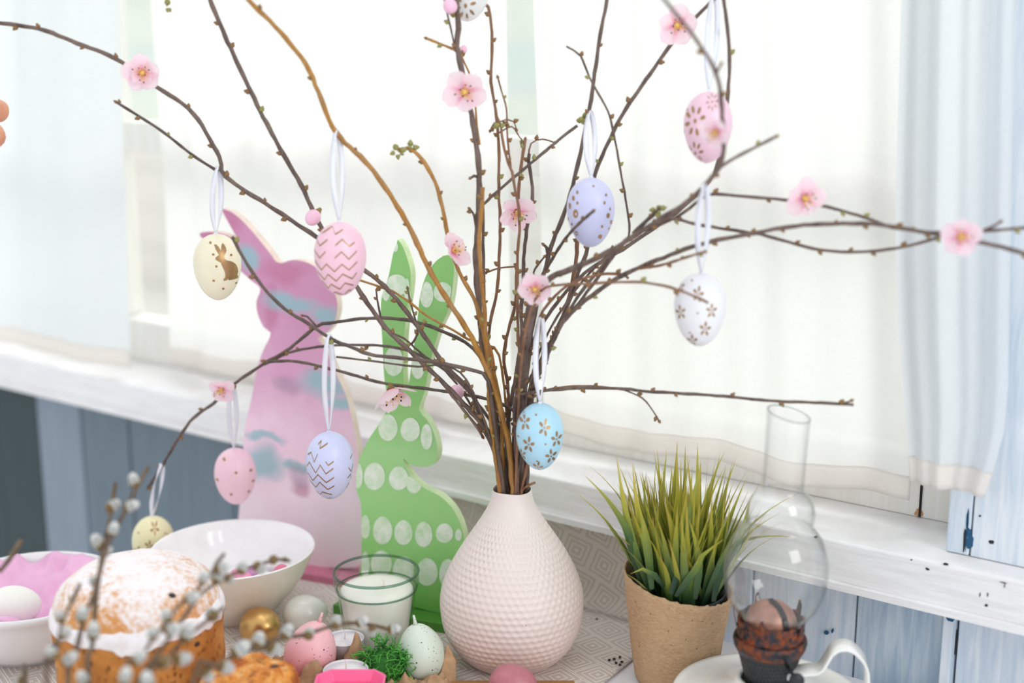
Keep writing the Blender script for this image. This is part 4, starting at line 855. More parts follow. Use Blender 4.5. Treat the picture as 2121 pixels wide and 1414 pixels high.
def stamens_mesh():
    mb = MB(); rnd = random.Random(5)
    mb.lathe([(1e-5, 0.0), (0.10, 0.02), (0.15, 0.08), (0.13, 0.15), (0.06, 0.19), (1e-5, 0.2)], 10)
    for k in range(16):
        a = 2*PI*k/16 + rnd.uniform(-.2, .2); ln = rnd.uniform(0.28, 0.62); sp = rnd.uniform(0.25, 0.95)
        d = Vector((math.cos(a)*sp, math.sin(a)*sp, 1)).normalized(); p0 = Vector((math.cos(a)*0.07, math.sin(a)*0.07, 0.08)); p1 = p0 + d*ln
        mb.tube([p0, (p0 + p1)/2 + Vector((0, 0, 0.02)), p1], [0.022, 0.018, 0.015], 5)
        if k % 2 == 0: mb.tube([p1 - d*0.02, p1 + d*0.045], 0.035, 6, 1)
        else: mb.tube([p1 - d*0.02, p1 + d*0.03], 0.028, 6, 0)
    return mb.mesh('stamens', [M['stamen'], M['anther']])
STAM = stamens_mesh()
CALYX = MB().lathe([(1e-5, -0.32), (0.06, -0.28), (0.12, -0.12), (0.2, -0.01), (0.16, 0.02), (1e-5, 0.03)], 10).mesh('calyx', M['calyx'])
FB = sphere_mesh('pink_bud', M['bud_pink'], 1, 1, 1.12, 16, 10, 0.1)
def blossom(branch, P, rpx, d, cup, double=False, label=None):
    """d: facing direction (right, up, towards the viewer)."""
    b = bpy.data.objects.new('blossom', None); COL.objects.link(b); b.parent = branch
    R = rpx*pxs(P.y, P.z)*1.16
    dirv = Vector((d[0], -d[2], d[1])).normalized()
    b.matrix_local = Matrix.Translation(-branch.location) @ frame(dirv, P, random.uniform(0, 6), R)
    if label: b['label'] = label
    link_mesh('calyx', CALYX, b)
    for k in range(5): link_mesh('petal', PET[cup][k % 3], b, Matrix.Rotation(2*PI*k/5 + random.uniform(-.1, .1), 4, 'Z') @ Matrix.Translation((0.05, 0, 0.005*k)) @ Matrix.Rotation(random.uniform(-.28, .28), 4, 'Y') @ Matrix.Rotation(random.uniform(-.2, .2), 4, 'X') @ Matrix.Scale(random.uniform(.88, 1.08), 4))
    if double:
        for k in range(4): link_mesh('petal', PET[0.6][k % 3], b, Matrix.Rotation(2*PI*k/4 + 0.4, 4, 'Z') @ Matrix.Translation((0.03, 0, 0.05)) @ Matrix.Rotation(-0.25, 4, 'Y') @ Matrix.Scale(0.66, 4))
    link_mesh('stamens', STAM, b)
def flower_bud(branch, P, rpx, d):
    b = bpy.data.objects.new('flower_bud', None); COL.objects.link(b); b.parent = branch; R = rpx*pxs(P.y, P.z)
    b.matrix_local = Matrix.Translation(-branch.location) @ frame(Vector((d[0], -d[2], d[1])).normalized(), P, 0, R)
    link_mesh('pink_bud', FB, b); b['label'] = 'closed pink flower bud'
    link_mesh('calyx', CALYX, b, Matrix.Translation((0, 0, -0.75)) @ Matrix.Scale(3.6, 4))
VT = Vector((0, 1.05, 0))
BR = {}
def path3(px, Ya, Yb, pw=1.2):
    ln = [0.0]
    for a, b in zip(px[:-1], px[1:]): ln.append(ln[-1] + math.hypot(b[0] - a[0], b[1] - a[1]))
    return [at(x, y, lerp(Ya, Yb, (l/ln[-1])**pw)) for (x, y), l in zip(px, ln)]
def add_buds(o, pts, rad, gap, seed, green=0.3, sz=1.0, skip=0.0):
    rnd = random.Random(seed); s = rnd.uniform(0.3, 1)*gap; acc = 0; k = 0
    tot = sum((b - a).length for a, b in zip(pts[:-1], pts[1:]))
    for i in range(1, len(pts) - 1):
        acc += (pts[i] - pts[i - 1]).length
        if acc < skip: continue
        if acc - skip > s:
            s += gap*rnd.uniform(0.6, 1.5); tg = (pts[i + 1] - pts[i - 1]).normalized()
            sd = tg.cross(Vector((rnd.uniform(-.5, .5), -1, rnd.uniform(-.5, .5)))).normalized()*(1 if k % 2 else -1); k += 1
            sc_ = rnd.uniform(0.0014, 0.0023)*sz
            link_mesh('bud', BUD[1 if rnd.random() < green else 0], o, Matrix.Translation(-o.location) @ frame(tg*0.75 + sd + Vector((0, -0.2, 0)), pts[i] + sd*rad[i]*0.5, 0, sc_))
def branch(key, label, bk, px, r0, r1, Y0, Y1, twigs=(), gap=0.026, wood=True, green=0.14, pw=1.2, base=True):
    pts = path3(px, Y0, Y1, pw)
    if base:                                              # passes through the mouth, then on down inside the vase
        rmax = 0.0152 - r0*pxs(1.05); m = Vector((pts[0].x, pts[0].y - 1.05, 0))
        if m.length > rmax: m = m*(rmax/m.length)
        pts = [Vector((m.x*0.45, 1.05 + m.y*0.6, 0.035)), Vector((m.x*0.75, 1.05 + m.y*0.8, 0.11)), Vector((m.x*0.97, 1.05 + m.y*0.97, 0.150)), Vector((m.x, 1.05 + m.y, 0.1625))] + pts[1:]
    P = smooth_path(pts, 0.005)
    rnd = random.Random(hash(key) % 1000 if False else sum(map(ord, key)))
    ra = r0*pxs(Y0); rb = r1*pxs(Y1); N = len(P); rad = []
    ph = rnd.uniform(0, 9)
    for i, p in enumerate(P):
        f = i/(N - 1); r = lerp(ra, rb, f**0.8); rad.append(r*(1 + 0.10*math.sin(i*1.3 + ph) * (0.5 + rnd.random())))
        if 6 < i < N - 1: P[i] = p + Vector((rnd.uniform(-1, 1), rnd.uniform(-1, 1), rnd.uniform(-1, 1)))*r*0.16
    o = bpy.data.objects.new('branch', None); COL.objects.link(o); o.location = P[0]
    tag(o, label, 'branch', 'branches in the vase')
    MB().tube(P, rad, 8).build('stem', BARK[bk], o)
    BR[key] = (o, P, rad)
    add_buds(o, P, rad, gap, rnd.randint(0, 999), green, 1.0, 0.165 if base else 0.0)
    for tw in twigs:
        tpx, t0, t1, dY = tw[:4]
        a = nearest(key, *tpx[0]); Q = [a] + path3(tpx, a.y, a.y + dY)[1:]; Q = smooth_path(Q, 0.004); n = len(Q)
        ra_, rb_ = t0*pxs(a.y), t1*pxs(a.y); rd = [lerp(ra_, rb_, i/(n - 1))*(1 + 0.12*math.sin(i*1.7)) for i in range(n)]
        MB().tube(Q, rd, 6).build('twig', BARK[tw[4] if len(tw) > 4 else bk], o)
        add_buds(o, Q, rd, gap*0.75, rnd.randint(0, 999), 0.4, 0.9)
        link_mesh('bud', BUD[0], o, Matrix.Translation(-o.location) @ frame(Q[-1] - Q[-2], Q[-1] - (Q[-1] - Q[-2])*0.3, 0, 0.0014))
        BR.setdefault(key + '+', []).append(Q)
    return o
def proj(p):
    q = p - Vector((0, 0, H)); f = q.y*CP - q.z*SP; up = q.y*SP + q.z*CP
    return 1060.5 + F*q.x/f, 707 - F*up/f
def nearest(key, px, py):
    best = None
    for p in BR[key][1] + [q for Q in BR.get(key + '+', []) for q in Q]:
        x, y = proj(p); d = (x - px)**2 + (y - py)**2
        if best is None or d < best[0]: best = (d, p)
    return at(px, py, best[1].y)
branch('B1', 'longest grey branch arching to the upper left edge with a double pink blossom', 'grey',
       [(1040, 1018), (1022, 930), (1000, 880), (978, 815), (945, 780), (912, 745), (870, 683), (806, 602), (757, 561), (655, 490), (560, 428), (468, 366), (454, 325), (400, 235), (325, 180), (240, 122), (160, 90), (80, 60), (-30, 44)], 5.5, 4.0, 1.062, 1.04,
       [([(452, 355), (400, 322), (340, 275), (290, 242), (240, 211)], 3.4, 3.0, -0.01, 'dark')])
branch('B2', 'grey branch slanting to the top edge left of the ochre stem with a pink bud', 'grey',
       [(1036, 1019), (1022, 920), (1008, 890), (969, 845), (933, 807), (852, 729), (800, 680), (740, 595), (690, 515), (650, 440), (622, 380), (570, 290), (520, 190), (462, 65), (436, 0), (418, -60)], 5.5, 4.5, 1.056, 1.03,
       [([(420, -56), (380, -60), (352, -30), (346, 8)], 2.6, 2.0, 0), ([(905, 778), (945, 830), (985, 880), (1000, 905)], 3, 3.4, 0.0)])
branch('B3', 'thick ochre branch slanting to the top edge with the pink zigzag egg hanging from it', 'ochre',
       [(1063, 1021), (1055, 925), (1044, 880), (1034, 838), (1016, 785), (998, 744), (976, 697), (908, 591), (886, 550), (831, 440), (765, 345), (697, 276), (665, 205), (633, 132), (570, 55), (515, 0), (470, -60)], 7.0, 4.6, 1.036, 0.985, gap=0.05, green=0.2)
branch('B4', 'thin ochre branch ending in a curled green leaf bud left of centre', 'ochre',
       [(1040, 1020), (1040, 880), (1030, 805), (1009, 725), (986, 630), (950, 560), (930, 500), (918, 440), (906, 390), (888, 350), (868, 322), (845, 306), (825, 312)], 4.5, 4.0, 1.046, 1.02, gap=0.04)
branch('B5', 'upright grey branch in the centre with an open blossom below the white egg', 'grey',
       [(1049, 1021), (1038, 922), (1028, 879), (1014, 790), (1000, 720), (993, 644), (986, 548), (989, 476), (992, 400), (991, 333), (980, 255), (972, 220), (958, 152), (947, 95), (950, 60), (946, 18), (944, -60)], 7.5, 5.4, 1.052, 1.02,
       [([(944, 108), (934, 60), (922, 10), (918, -20)], 2.2, 2.0, -0.006, 'dark'), ([(944, 104), (915, 92), (882, 79)], 3.0, 2.6, 0.01, 'ochre'), ([(993, 300), (987, 252), (984, 210), (975, 160), (957, 119), (957, 108)], 2.6, 2.0, 0.02, 'ochre'),
        ([(989, 366), (982, 364), (972, 370)], 3, 2.4, -.01), ([(986, 468), (982, 445), (972, 432)], 3, 2.6, -.01)], gap=0.035)
branch('B6', 'ochre stem rising beside the upright grey branch and ending in a pointed bud', 'ochre', [(1029, 1021), (1018, 880), (1013, 820), (1010, 760), (1006, 690), (1004, 650), (998, 584), (993, 510), (998, 428), (1000, 388)], 5.0, 4.2, 1.040, 1.014, gap=0.05)
branch('B6b', 'orange stem at the left front of the bundle, crossing behind the ochre one', 'orange', [(1033, 1021), (1026, 930), (1022, 884), (1014, 822), (1024, 790), (1020, 740), (1008, 700), (1003, 650)], 4.2, 3.6, 1.038, 1.048, gap=0.06)
branch('B7', 'thin straight brown branch reaching the top edge right of the white egg', 'brown', [(1046, 1016), (1030, 860), (1008, 760), (1015, 673), (1029, 603), (1034, 534), (1036, 452), (1033, 394), (1034, 315), (1031, 267), (1026, 226), (1017, 169), (1019, 119), (1018, 53), (1011, 15), (996, 0), (960, -30)], 3.6, 3.0, 1.066, 1.045)
branch('B8', 'red brown branch forking into two thin upright twigs above a pink blossom', 'brown', [(1072, 1014), (1075, 853), (1077, 756), (1073, 695), (1072, 608), (1072, 524), (1076, 481), (1074, 430), (1067, 392), (1061, 356), (1052, 336), (1042, 297), (1037, 258), (1028, 240)], 4.4, 2.6, 1.046, 1.035,
       [([(1058, 347), (1051, 282), (1049, 226), (1040, 193), (1031, 160)], 2.2, 1.8, .005), ([(1034, 275), (1060, 262), (1075, 282), (1086, 296)], 1.8, 1.6, .02), ([(1035, 262), (1024, 254), (1015, 272)], 1.6, 1.5, .01), ([(1036, 252), (1050, 247), (1064, 252), (1070, 270)], 1.6, 1.4, .015)], gap=0.02)
branch('B10', 'grey brown upright branch right of centre with a pink blossom and blunt tip', 'grey', [(1058, 1017), (1052, 880), (1062, 815), (1072, 756), (1082, 680), (1079, 656), (1084, 577), (1084, 548), (1091, 476), (1103, 406), (1098, 356), (1094, 332), (1096, 318)], 5.0, 3.4, 1.056, 1.06,
       [([(1092, 470), (1078, 440), (1074, 400), (1080, 340), (1088, 288)], 3.2, 3.4, -0.01, 'brown'), ([(1095, 322), (1100, 297), (1124, 288), (1150, 296)], 1.8, 1.5, 0.01, 'brown')])
branch('B11', 'short diagonal branch from the central stem up to a cluster of green buds', 'grey', [(1060, 1016), (1045, 900), (1018, 790), (1005, 690), (1002, 560), (1001, 440), (1010, 415), (1085, 350), (1160, 288), (1196, 260)], 3.4, 3.0, 1.060, 1.05, gap=0.022)
branch('B13', 'thickest grey branch bending right and up to a dark twig near the viewer', 'grey', [(1080, 1015), (1081, 900), (1083, 790), (1090, 713), (1100, 660), (1112, 610), (1143, 574), (1198, 552), (1273, 515), (1308, 492), (1349, 466), (1421, 420), (1455, 388), (1488, 348), (1499, 310), (1496, 240), (1484, 155), (1440, 80), (1372, -5), (1330, -50)], 11.5, 3.2, 1.054, 0.84,
       [([(1486, 350), (1520, 328), (1570, 302), (1609, 282)], 4.0, 3.4, -0.004), ([(1484, 152), (1490, 140), (1494, 132)], 2.6, 2.2, -.004)], gap=0.045, pw=1.0)
branch('B12', 'grey branch from the thick fork up to the top edge above the lilac dotted egg', 'grey', [(1076, 1015), (1088, 800), (1100, 690), (1118, 600), (1128, 561), (1137, 524), (1146, 496), (1172, 432), (1190, 370), (1208, 288), (1222, 220), (1232, 150), (1242, 80), (1257, 0), (1262, -40)], 6.5, 3.6, 1.058, 1.04,
       [([(1136, 530), (1132, 512), (1124, 505)], 4, 3.2, -.006), ([(1130, 560), (1160, 510), (1190, 472), (1230, 436)], 3.6, 3.2, -0.09, 'dark'), ([(1122, 590), (1105, 565), (1128, 531)], 2.4, 2.0, -.004, 'dark')], gap=0.04)
branch('B14', 'long grey branch sweeping low out of the vase to the right edge', 'grey', [(1090, 1012), (1100, 833), (1113, 782), (1128, 754), (1139, 720), (1165, 669), (1193, 639), (1239, 602), (1289, 570), (1339, 548), (1447, 507), (1560, 483), (1665, 466), (1789, 463), (1860, 471), (1952, 487), (2054, 507), (2121, 524), (2180, 540)], 6.0, 4.2, 1.05, 0.85,
       [([(1845, 470), (1930, 481), (2040, 478), (2130, 471), (2180, 468)], 4, 3.2, -0.03), ([(2036, 478), (2060, 467), (2074, 458)], 3.2, 2.8, -.006), ([(1320, 556), (1360, 551), (1393, 542), (1430, 530), (1461, 521)], 3.0, 2.4, -0.06, 'brown')], pw=1.0)
branch('B15', 'thin grey branch crossing under the long right hand one, S shaped', 'grey', [(1086, 1014), (1096, 830), (1124, 740), (1165, 665), (1193, 635), (1250, 559), (1290, 505), (1340, 470), (1387, 452), (1447, 465), (1560, 483), (1591, 489), (1697, 517), (1789, 521), (1870, 511), (1952, 490), (1975, 487)], 4.4, 3.2, 1.064, 0.905, pw=1.0)
branch('B16', 'grey branch running along the thick one then level to a blossom at the right', 'grey', [(1093, 1012), (1102, 820), (1140, 715), (1190, 625), (1240, 560), (1300, 495), (1345, 474), (1404, 448), (1440, 422), (1466, 403), (1510, 404), (1560, 408), (1637, 415), (1700, 425), (1790, 450), (1850, 472)], 4.6, 3.2, 1.06, 0.925,
       [([(1312, 484), (1340, 456), (1371, 429)], 4.5, 4.0, -0.01, 'dark')], pw=1.0)
branch('B17', 'slender upright twig curving left near the top centre right', 'grey', [(1084, 1016), (1094, 820), (1130, 700), (1200, 590), (1270, 518), (1302, 489), (1299, 433), (1286, 356), (1271, 276), (1260, 232), (1239, 193), (1221, 160), (1203, 116), (1188, 104), (1173, 96)], 3.0, 2.2, 1.062, 1.03, gap=0.025)
branch('B18', 'straight grey branch behind the lilac dotted egg with a blossom at the top', 'grey', [(1088, 1014), (1104, 800), (1143, 708), (1165, 659), (1185, 609), (1198, 565), (1217, 513), (1226, 430), (1232, 362), (1271, 273), (1298, 223), (1346, 154), (1390, 92), (1430, 48), (1476, 0), (1500, -30)], 4.8, 3.8, 1.066, 1.03, gap=0.03)
branch('B19', 'short brown stem ending behind the lilac dotted egg', 'brown', [(1078, 1014), (1110, 790), (1150, 690), (1178, 620), (1193, 541), (1195, 500), (1196, 470)], 4.4, 4.2, 1.07, 1.075, gap=0.03)
branch('B38', 'plum grey branch rising behind the pink pierced egg to the top edge', 'grey', [(1070, 1017), (1090, 790), (1112, 690), (1200, 575), (1300, 510), (1400, 440), (1470, 375), (1494, 310), (1503, 250), (1507, 205), (1511, 125), (1506, 55), (1499, 0), (1494, -40)], 4.0, 3.6, 1.066, 1.0, gap=0.05)
branch('B23', 'thin red brown branch curving in front of the white flowered egg', 'brown', [(1068, 1018), (1076, 800), (1090, 680), (1118, 605), (1161, 590), (1230, 587), (1284, 584), (1345, 586), (1401, 599), (1438, 613), (1467, 627)], 3.0, 2.8, 1.036, 0.905, gap=0.035)
branch('B24', 'brown arching branch from which the pale blue egg hangs', 'brown', [(1098, 1012), (1112, 860), (1112, 760), (1116, 690), (1120, 654), (1133, 632), (1161, 602), (1204, 578), (1256, 567), (1295, 570), (1302, 577)], 3.6, 3.0, 1.028, 0.985, gap=0.025)
branch('B26', 'low level branch running right above the glass chimney', 'grey', [(1074, 1016), (1066, 880), (1067, 823), (1093, 815), (1126, 809), (1205, 803), (1290, 805), (1350, 811), (1470, 818), (1600, 830), (1700, 834), (1768, 838)], 3.8, 3.2, 1.036, 0.93,
       [([(1100, 815), (1160, 802), (1220, 799), (1290, 805)], 2.6, 2.2, 0, 'brown'), ([(1290, 806), (1330, 824), (1352, 850), (1366, 873)], 2.0, 1.6, 0), ([(1735, 836), (1755, 833), (1764, 829)], 2.4, 2.2, -.003)], gap=0.035)
branch('B27', 'low branch running left to a hanging pink blossom before the green rabbit', 'dark', [(1070, 1016), (1082, 920), (1071, 861), (1052, 843), (1016, 828), (975, 819), (928, 811), (844, 800), (788, 792), (690, 765), (607, 748), (551, 750)], 4.0, 3.2, 1.026, 1.16, gap=0.045)
branch('B28', 'dark branch arching left over the pink rabbit and down to the yellow egg', 'dark', [(1056, 1016), (1046, 900), (1025, 800), (982, 723), (912, 684), (838, 662), (760, 659), (683, 669), (655, 676), (594, 726), (551, 750), (484, 796), (442, 835), (399, 867), (368, 910), (343, 953), (305, 1012)], 4.2, 3.2, 1.06, 1.235,
       [([(655, 676), (636, 655), (624, 653)], 2.6, 2.4, .01)], gap=0.04)
branch('B29', 'thin dark branch running level to the left between two others', 'dark', [(1052, 1017), (1030, 900), (985, 830), (940, 780), (883, 742), (840, 724), (792, 716), (727, 714), (668, 717), (600, 730), (548, 755)], 3.4, 2.8, 1.064, 1.19, gap=0.05)
branch('B30', 'dark branch rising left with the lilac zigzag egg hanging from it', 'dark', [(1035, 1019), (1022, 860), (1012, 790), (1000, 773), (917, 752), (844, 743), (767, 734), (727, 718), (690, 704), (640, 671), (590, 640), (545, 595), (505, 535), (481, 490)], 5.2, 3.4, 1.034, 1.0, gap=0.032, green=0.4)
branch('B31', 'very thin dark twig lying level beneath the lilac egg branch', 'dark', [(1044, 1020), (1014, 900), (965, 785), (917, 757), (867, 759), (826, 755), (767, 747), (696, 739)], 2.4, 2.2, 1.04, 1.02, gap=0.04)
branch('B32', 'thin tan branch passing left behind the pink zigzag egg', 'ochre', [(1060, 1018), (1050, 860), (1034, 736), (1010, 716), (971, 703), (939, 684), (883, 653), (849, 626), (813, 603), (788, 594), (747, 581), (715, 575)], 2.8, 2.4, 1.058, 1.06, gap=0.03)
branch('B33', 'forked dark twig in front of the green rabbit ears', 'dark', [(1038, 1018), (1020, 930), (970, 830), (920, 765), (883, 740), (850, 712), (838, 701), (813, 690), (793, 680), (788, 655), (781, 619), (779, 598)], 3.2, 2.0, 1.068, 1.10,
       [([(852, 713), (865, 691), (860, 662), (849, 621), (844, 596)], 2.4, 2.0, 0.0)], gap=0.02)
branch('B34', 'grey brown stem with small side buds in the middle of the bundle', 'brown', [(1052, 1014), (1054, 870), (1052, 800), (1044, 750), (1046, 716), (1053, 683), (1067, 632), (1070, 560), (1066, 545)], 4.6, 3.2, 1.066, 1.07,
       [([(1067, 552), (1034, 555), (1006, 565)], 2.0, 1.8, 0.01)], gap=0.015)
branch('B35', 'short dark stem leaning right behind the white ribbon of the blue egg', 'dark', [(1066, 1015), (1074, 870), (1082, 817), (1110, 761), (1124, 735), (1128, 700)], 3.4, 2.6, 1.05, 1.04, gap=0.02)
branch('B36', 'mid grey stem in the bundle rising to the open blossom at centre right', 'grey', [(1062, 1016), (1066, 880), (1076, 760), (1084, 700), (1094, 632), (1102, 598)], 4.5, 4.0, 1.060, 1.024, gap=0.03)
stub = branch('B40', 'short broken stub poking out over the right of the vase mouth', 'brown', [(1086, 1022), (1092, 1006), (1108, 999)], 3.4, 2.6, 1.036, 1.030, gap=0.5)

# green bud clusters
def leaf_cluster(key, px, py, n, s, seed):
    o = BR[key][0]; p = nearest(key, px, py); rnd = random.Random(seed)
    for k in range(n):
        d = Vector((rnd.gauss(0, 1), rnd.gauss(0, 1), rnd.gauss(0, 1))).normalized()
        link_mesh('bud', BUD[1], o, Matrix.Translation(-o.location) @ frame(d, p + d*s, 0, rnd.uniform(0.0012, 0.0020)*1.3))
for a in (('B11', 1208, 250, 9, .003, 1), ('B4', 823, 312, 6, .003, 2), ('B4', 850, 306, 4, .002, 3), ('B2', 348, 12, 4, .003, 4), ('B8', 1034, 262, 3, .001, 5), ('B16', 1362, 434, 5, .003, 6)): leaf_cluster(*a)
# blossoms: branch, place, size, facing, cup
for key, x, y, r, d, cup, dbl in (('B1', 295, 150, 36, (0.15, -0.1, 1), 0.6, True), ('B5', 962, 190, 40, (0.1, -0.15, 1), 0.25, False), ('B4', 938, 520, 34, (0.75, 0.35, 0.55), 0.6, False), ('B10', 1072, 438, 36, (0.1, -0.55, 0.9), 0.6, False), ('B13', 1108, 597, 35, (0.05, -0.05, 1), 0.25, False),
                                  ('B18', 1402, 52, 38, (0.1, -0.2, 1), 0.25, False), ('B13', 1484, 272, 32, (-0.65, -0.45, 0.6), 0.6, False), ('B16', 1666, 410, 37, (0.1, -0.1, 1), 0.25, False), ('B14', 1990, 490, 36, (-0.1, 0.15, 1), 0.25, False), ('B27', 810, 806, 42, (0.2, -0.85, 0.5), 1.1, True), ('B28', 459, 806, 26, (-0.15, -0.25, 1), 0.25, False)):
    p = nearest(key, x, y) - ray(x, y).normalized()*0.010
    blossom(BR[key][0], p, r, d, cup, dbl)
for key, x, y, r, d in (('B2', 648, 451, 16, (-0.4, -0.5, .5)), ('B5', 932, 12, 15, (-.2, 0.7, .4)), ('B27', 946, 812, 16, (0.1, 0.2, 1)), ('B5', 960, 102, 8, (0, 1, 0))):
    flower_bud(BR[key][0], nearest(key, x, y) - ray(x, y).normalized()*(0.006 if r > 10 else -0.004), r, d)

# ---------------------------------------------------------------- hanging eggs
t = NT('gold_print'); t.set(Roughness=0.35, Metallic=0.55); t.base(L(170, 134, 92)); M['gold_print'] = t.m
M['ribbon'] = plain('white_satin_ribbon', L(236, 238, 248), 0.4, var=0.03)
def eggz(r_frac): pass
def shell(col, rough=0.38): return plain('egg_shell_paint', col, rough, var=0.02, coat=0.12)
def egg_R(b):                                  # radius at height b (-1..1), unit egg, blunt end up
    return math.sqrt(max(0, 1 - b*b))*(1 + 0.12*b)
def egg_surface(a, b, R, Hh, lift=1.006):      # point on the front for print coordinates a (across), b (up)
    r = egg_R(b)*R; x = a*R
    x = max(-r*0.995, min(r*0.995, x)); y = -math.sqrt(max(0, r*r - x*x)); return Vector((x*lift, y*lift, b*Hh))
def decal(polys, R, Hh, name, parent, cuts=0):
    bm = bmesh.new()
    for poly in polys:
        vs = [bm.verts.new((x, y, 0)) for x, y in poly]
        if len(vs) > 2: bm.faces.new(vs)
    bmesh.ops.triangulate(bm, faces=bm.faces[:])
    if cuts:
        bmesh.ops.subdivide_edges(bm, edges=bm.edges[:], cuts=cuts, use_grid_fill=True)
    for v in bm.verts: v.co = egg_surface(v.co.x, v.co.y, R, Hh)
    me = bpy.data.meshes.new(name); bm.to_mesh(me); bm.free(); me.materials.append(M['gold_print'])
    return link_mesh(name, me, parent)
def ell(cx, cy, rx, ry, rot=0, n=12):
    c, s = math.cos(rot), math.sin(rot)
    return [(cx + rx*math.cos(q)*c - ry*math.sin(q)*s, cy + rx*math.cos(q)*s + ry*math.sin(q)*c) for q in (2*PI*k/n for k in range(n))]
def pflower(cx, cy, s, rot, n=5, far=0.62, pl=0.36, pw=0.2, asp=1.0):
    return [ell(cx + s*far*math.cos(q)*asp, cy + s*far*math.sin(q), s*pl, s*pw, q) for q in (rot + 2*PI*k/n for k in range(n))]
def zigzag(rows, w):
    out = []
    for pts in rows:
        for (x0, y0), (x1, y1) in zip(pts[:-1], pts[1:]):
            for k in range(4):
                xa, ya, xb, yb = lerp(x0, x1, k/4), lerp(y0, y1, k/4), lerp(x0, x1, (k + 1)/4), lerp(y0, y1, (k + 1)/4)
                out.append([(xa, ya - w), (xb, yb - w), (xb, yb + w), (xa, ya + w)])
    return out
# eggs
def hang_egg(label, cx, cy, hw, hh, Y, col, hang, key, prints, knot=True, twist=False):
    """cx, cy: centre pixel; hw, hh: half width and half height in pixels; hang: (pixel) where the ribbon loops over the branch."""
    c = at(cx, cy, Y); R, Hh = hw*pxs(Y, c.z), hh*pxs(Y, c.z)*1.01
    e = empty('hanging_egg', c, label, 'egg', None, -math.asin(c.x/math.hypot(c.x, c.y)))
    mb = MB(); n = 26; mb.lathe([(max(1e-5, egg_R(-1 + 2*j/n)*R), (-1 + 2*j/n)*Hh) for j in range(n + 1)] if False else [(max(1e-5, egg_R(math.sin(q))*R), math.sin(q)*Hh) for q in (-PI/2 + PI*j/n for j in range(n + 1))], 40)
    mb.build('shell', shell(col), e, local=True)
    for kind, args in prints:
        if kind == 'dot':
            for x, y, rx, ry in args: decal([ell(x, y, rx, ry)], R, Hh, 'printed_dot', e)
        elif kind == 'flower':
            for x, y, s, rot, kw in args: decal(pflower(x, y, s, rot, **kw) + ([ell(x, y, s*0.14, s*0.14)]), R, Hh, 'printed_flower', e)
        elif kind == 'zig':
            for r in args: decal(zigzag([r], 0.022), R, Hh, 'printed_zigzag', e)
        elif kind == 'poly': decal([args], R, Hh, 'printed_rabbit', e, 3)
    # ribbon: two strands from the egg's top up over the branch
    p = nearest(key, *hang) if key else at(hang[0], hang[1], Y); rt = e.matrix_basis.to_3x3().inverted()
    top = Vector((0, 0, Hh*0.985)); q = rt @ (p - c)
    for s in (-1, 1):
        up = q + Vector((s*0.0012, -0.0028 if s < 0 else 0.0028, 0.0)); n2 = 14; rb = MB(); W_ = 0.0022
        pts = []
        for i in range(n2 + 1):
            f = i/n2; v = top.lerp(up, f); v.x += s*0.0030*math.sin(PI*f)**0.8; v.y += s*0.0008*math.sin(PI*f); pts.append(v)
        pts.append(q + Vector((0, -0.0015*(1 if s < 0 else -1), 0.0030)))
        for i, v in enumerate(pts):
            ang = (0.5*s + (2.6*i/n2 if twist else 0.7*math.sin(i*0.35 + s))); sd = Vector((math.cos(ang), math.sin(ang), 0))*W_*(0.55 + 0.45*min(1, i/4))
            rb.v += [v - sd, v + sd]
        rb.f = [[2*i, 2*i + 1, 2*i + 3, 2*i + 2] for i in range(len(pts) - 1)]; rb.m = [0]*len(rb.f)
        rb.build('ribbon', M['ribbon'], e, local=True, solid=0.0003)
    link_mesh('knot', sphere_mesh('knot', M['ribbon'], 0.0018, 0.0014, 0.0012, 10, 6), e, Matrix.Translation(top + Vector((0, 0, 0.0008))))
    return e
def E(x, y, cx, cy, hw, hh): return ((x - cx)/hw, -(y - cy)/hh)
# cream egg with a gold rabbit
s = 4.714; rab = [(312, 292), (330, 292), (348, 308), (368, 340), (374, 352), (377, 310), (384, 292), (394, 284), (408, 300), (420, 325), (424, 352), (415, 375), (404, 388), (400, 405), (402, 425), (425, 442), (455, 452), (485, 468), (508, 492), (522, 530), (526, 570), (515, 598), (527, 612), (520, 634), (470, 637), (430, 636), (426, 620), (415, 635), (385, 639), (382, 622), (400, 604), (402, 575), (398, 545), (385, 512), (372, 480), (366, 460), (345, 446), (318, 428), (320, 408), (340, 395), (352, 388), (340, 365), (322, 330)]
rabp = [E(x, y, 333, 535, 228, 322) for x, y in rab]
dots = [E(x, y, 333, 535, 228, 322) + (0.055, 0.036) for x, y in ((278, 277), (300, 381), (323, 493), (291, 633), (377, 720), (503, 682), (466, 397))]
hang_egg('cream hanging egg with a gold rabbit and dots, in front of the pink rabbit ears', 450.5, 553, 48.5, 68.5, 1.06, L(240, 232, 204), (451, 352), 'B1', [('poly', rabp), ('dot', dots)])
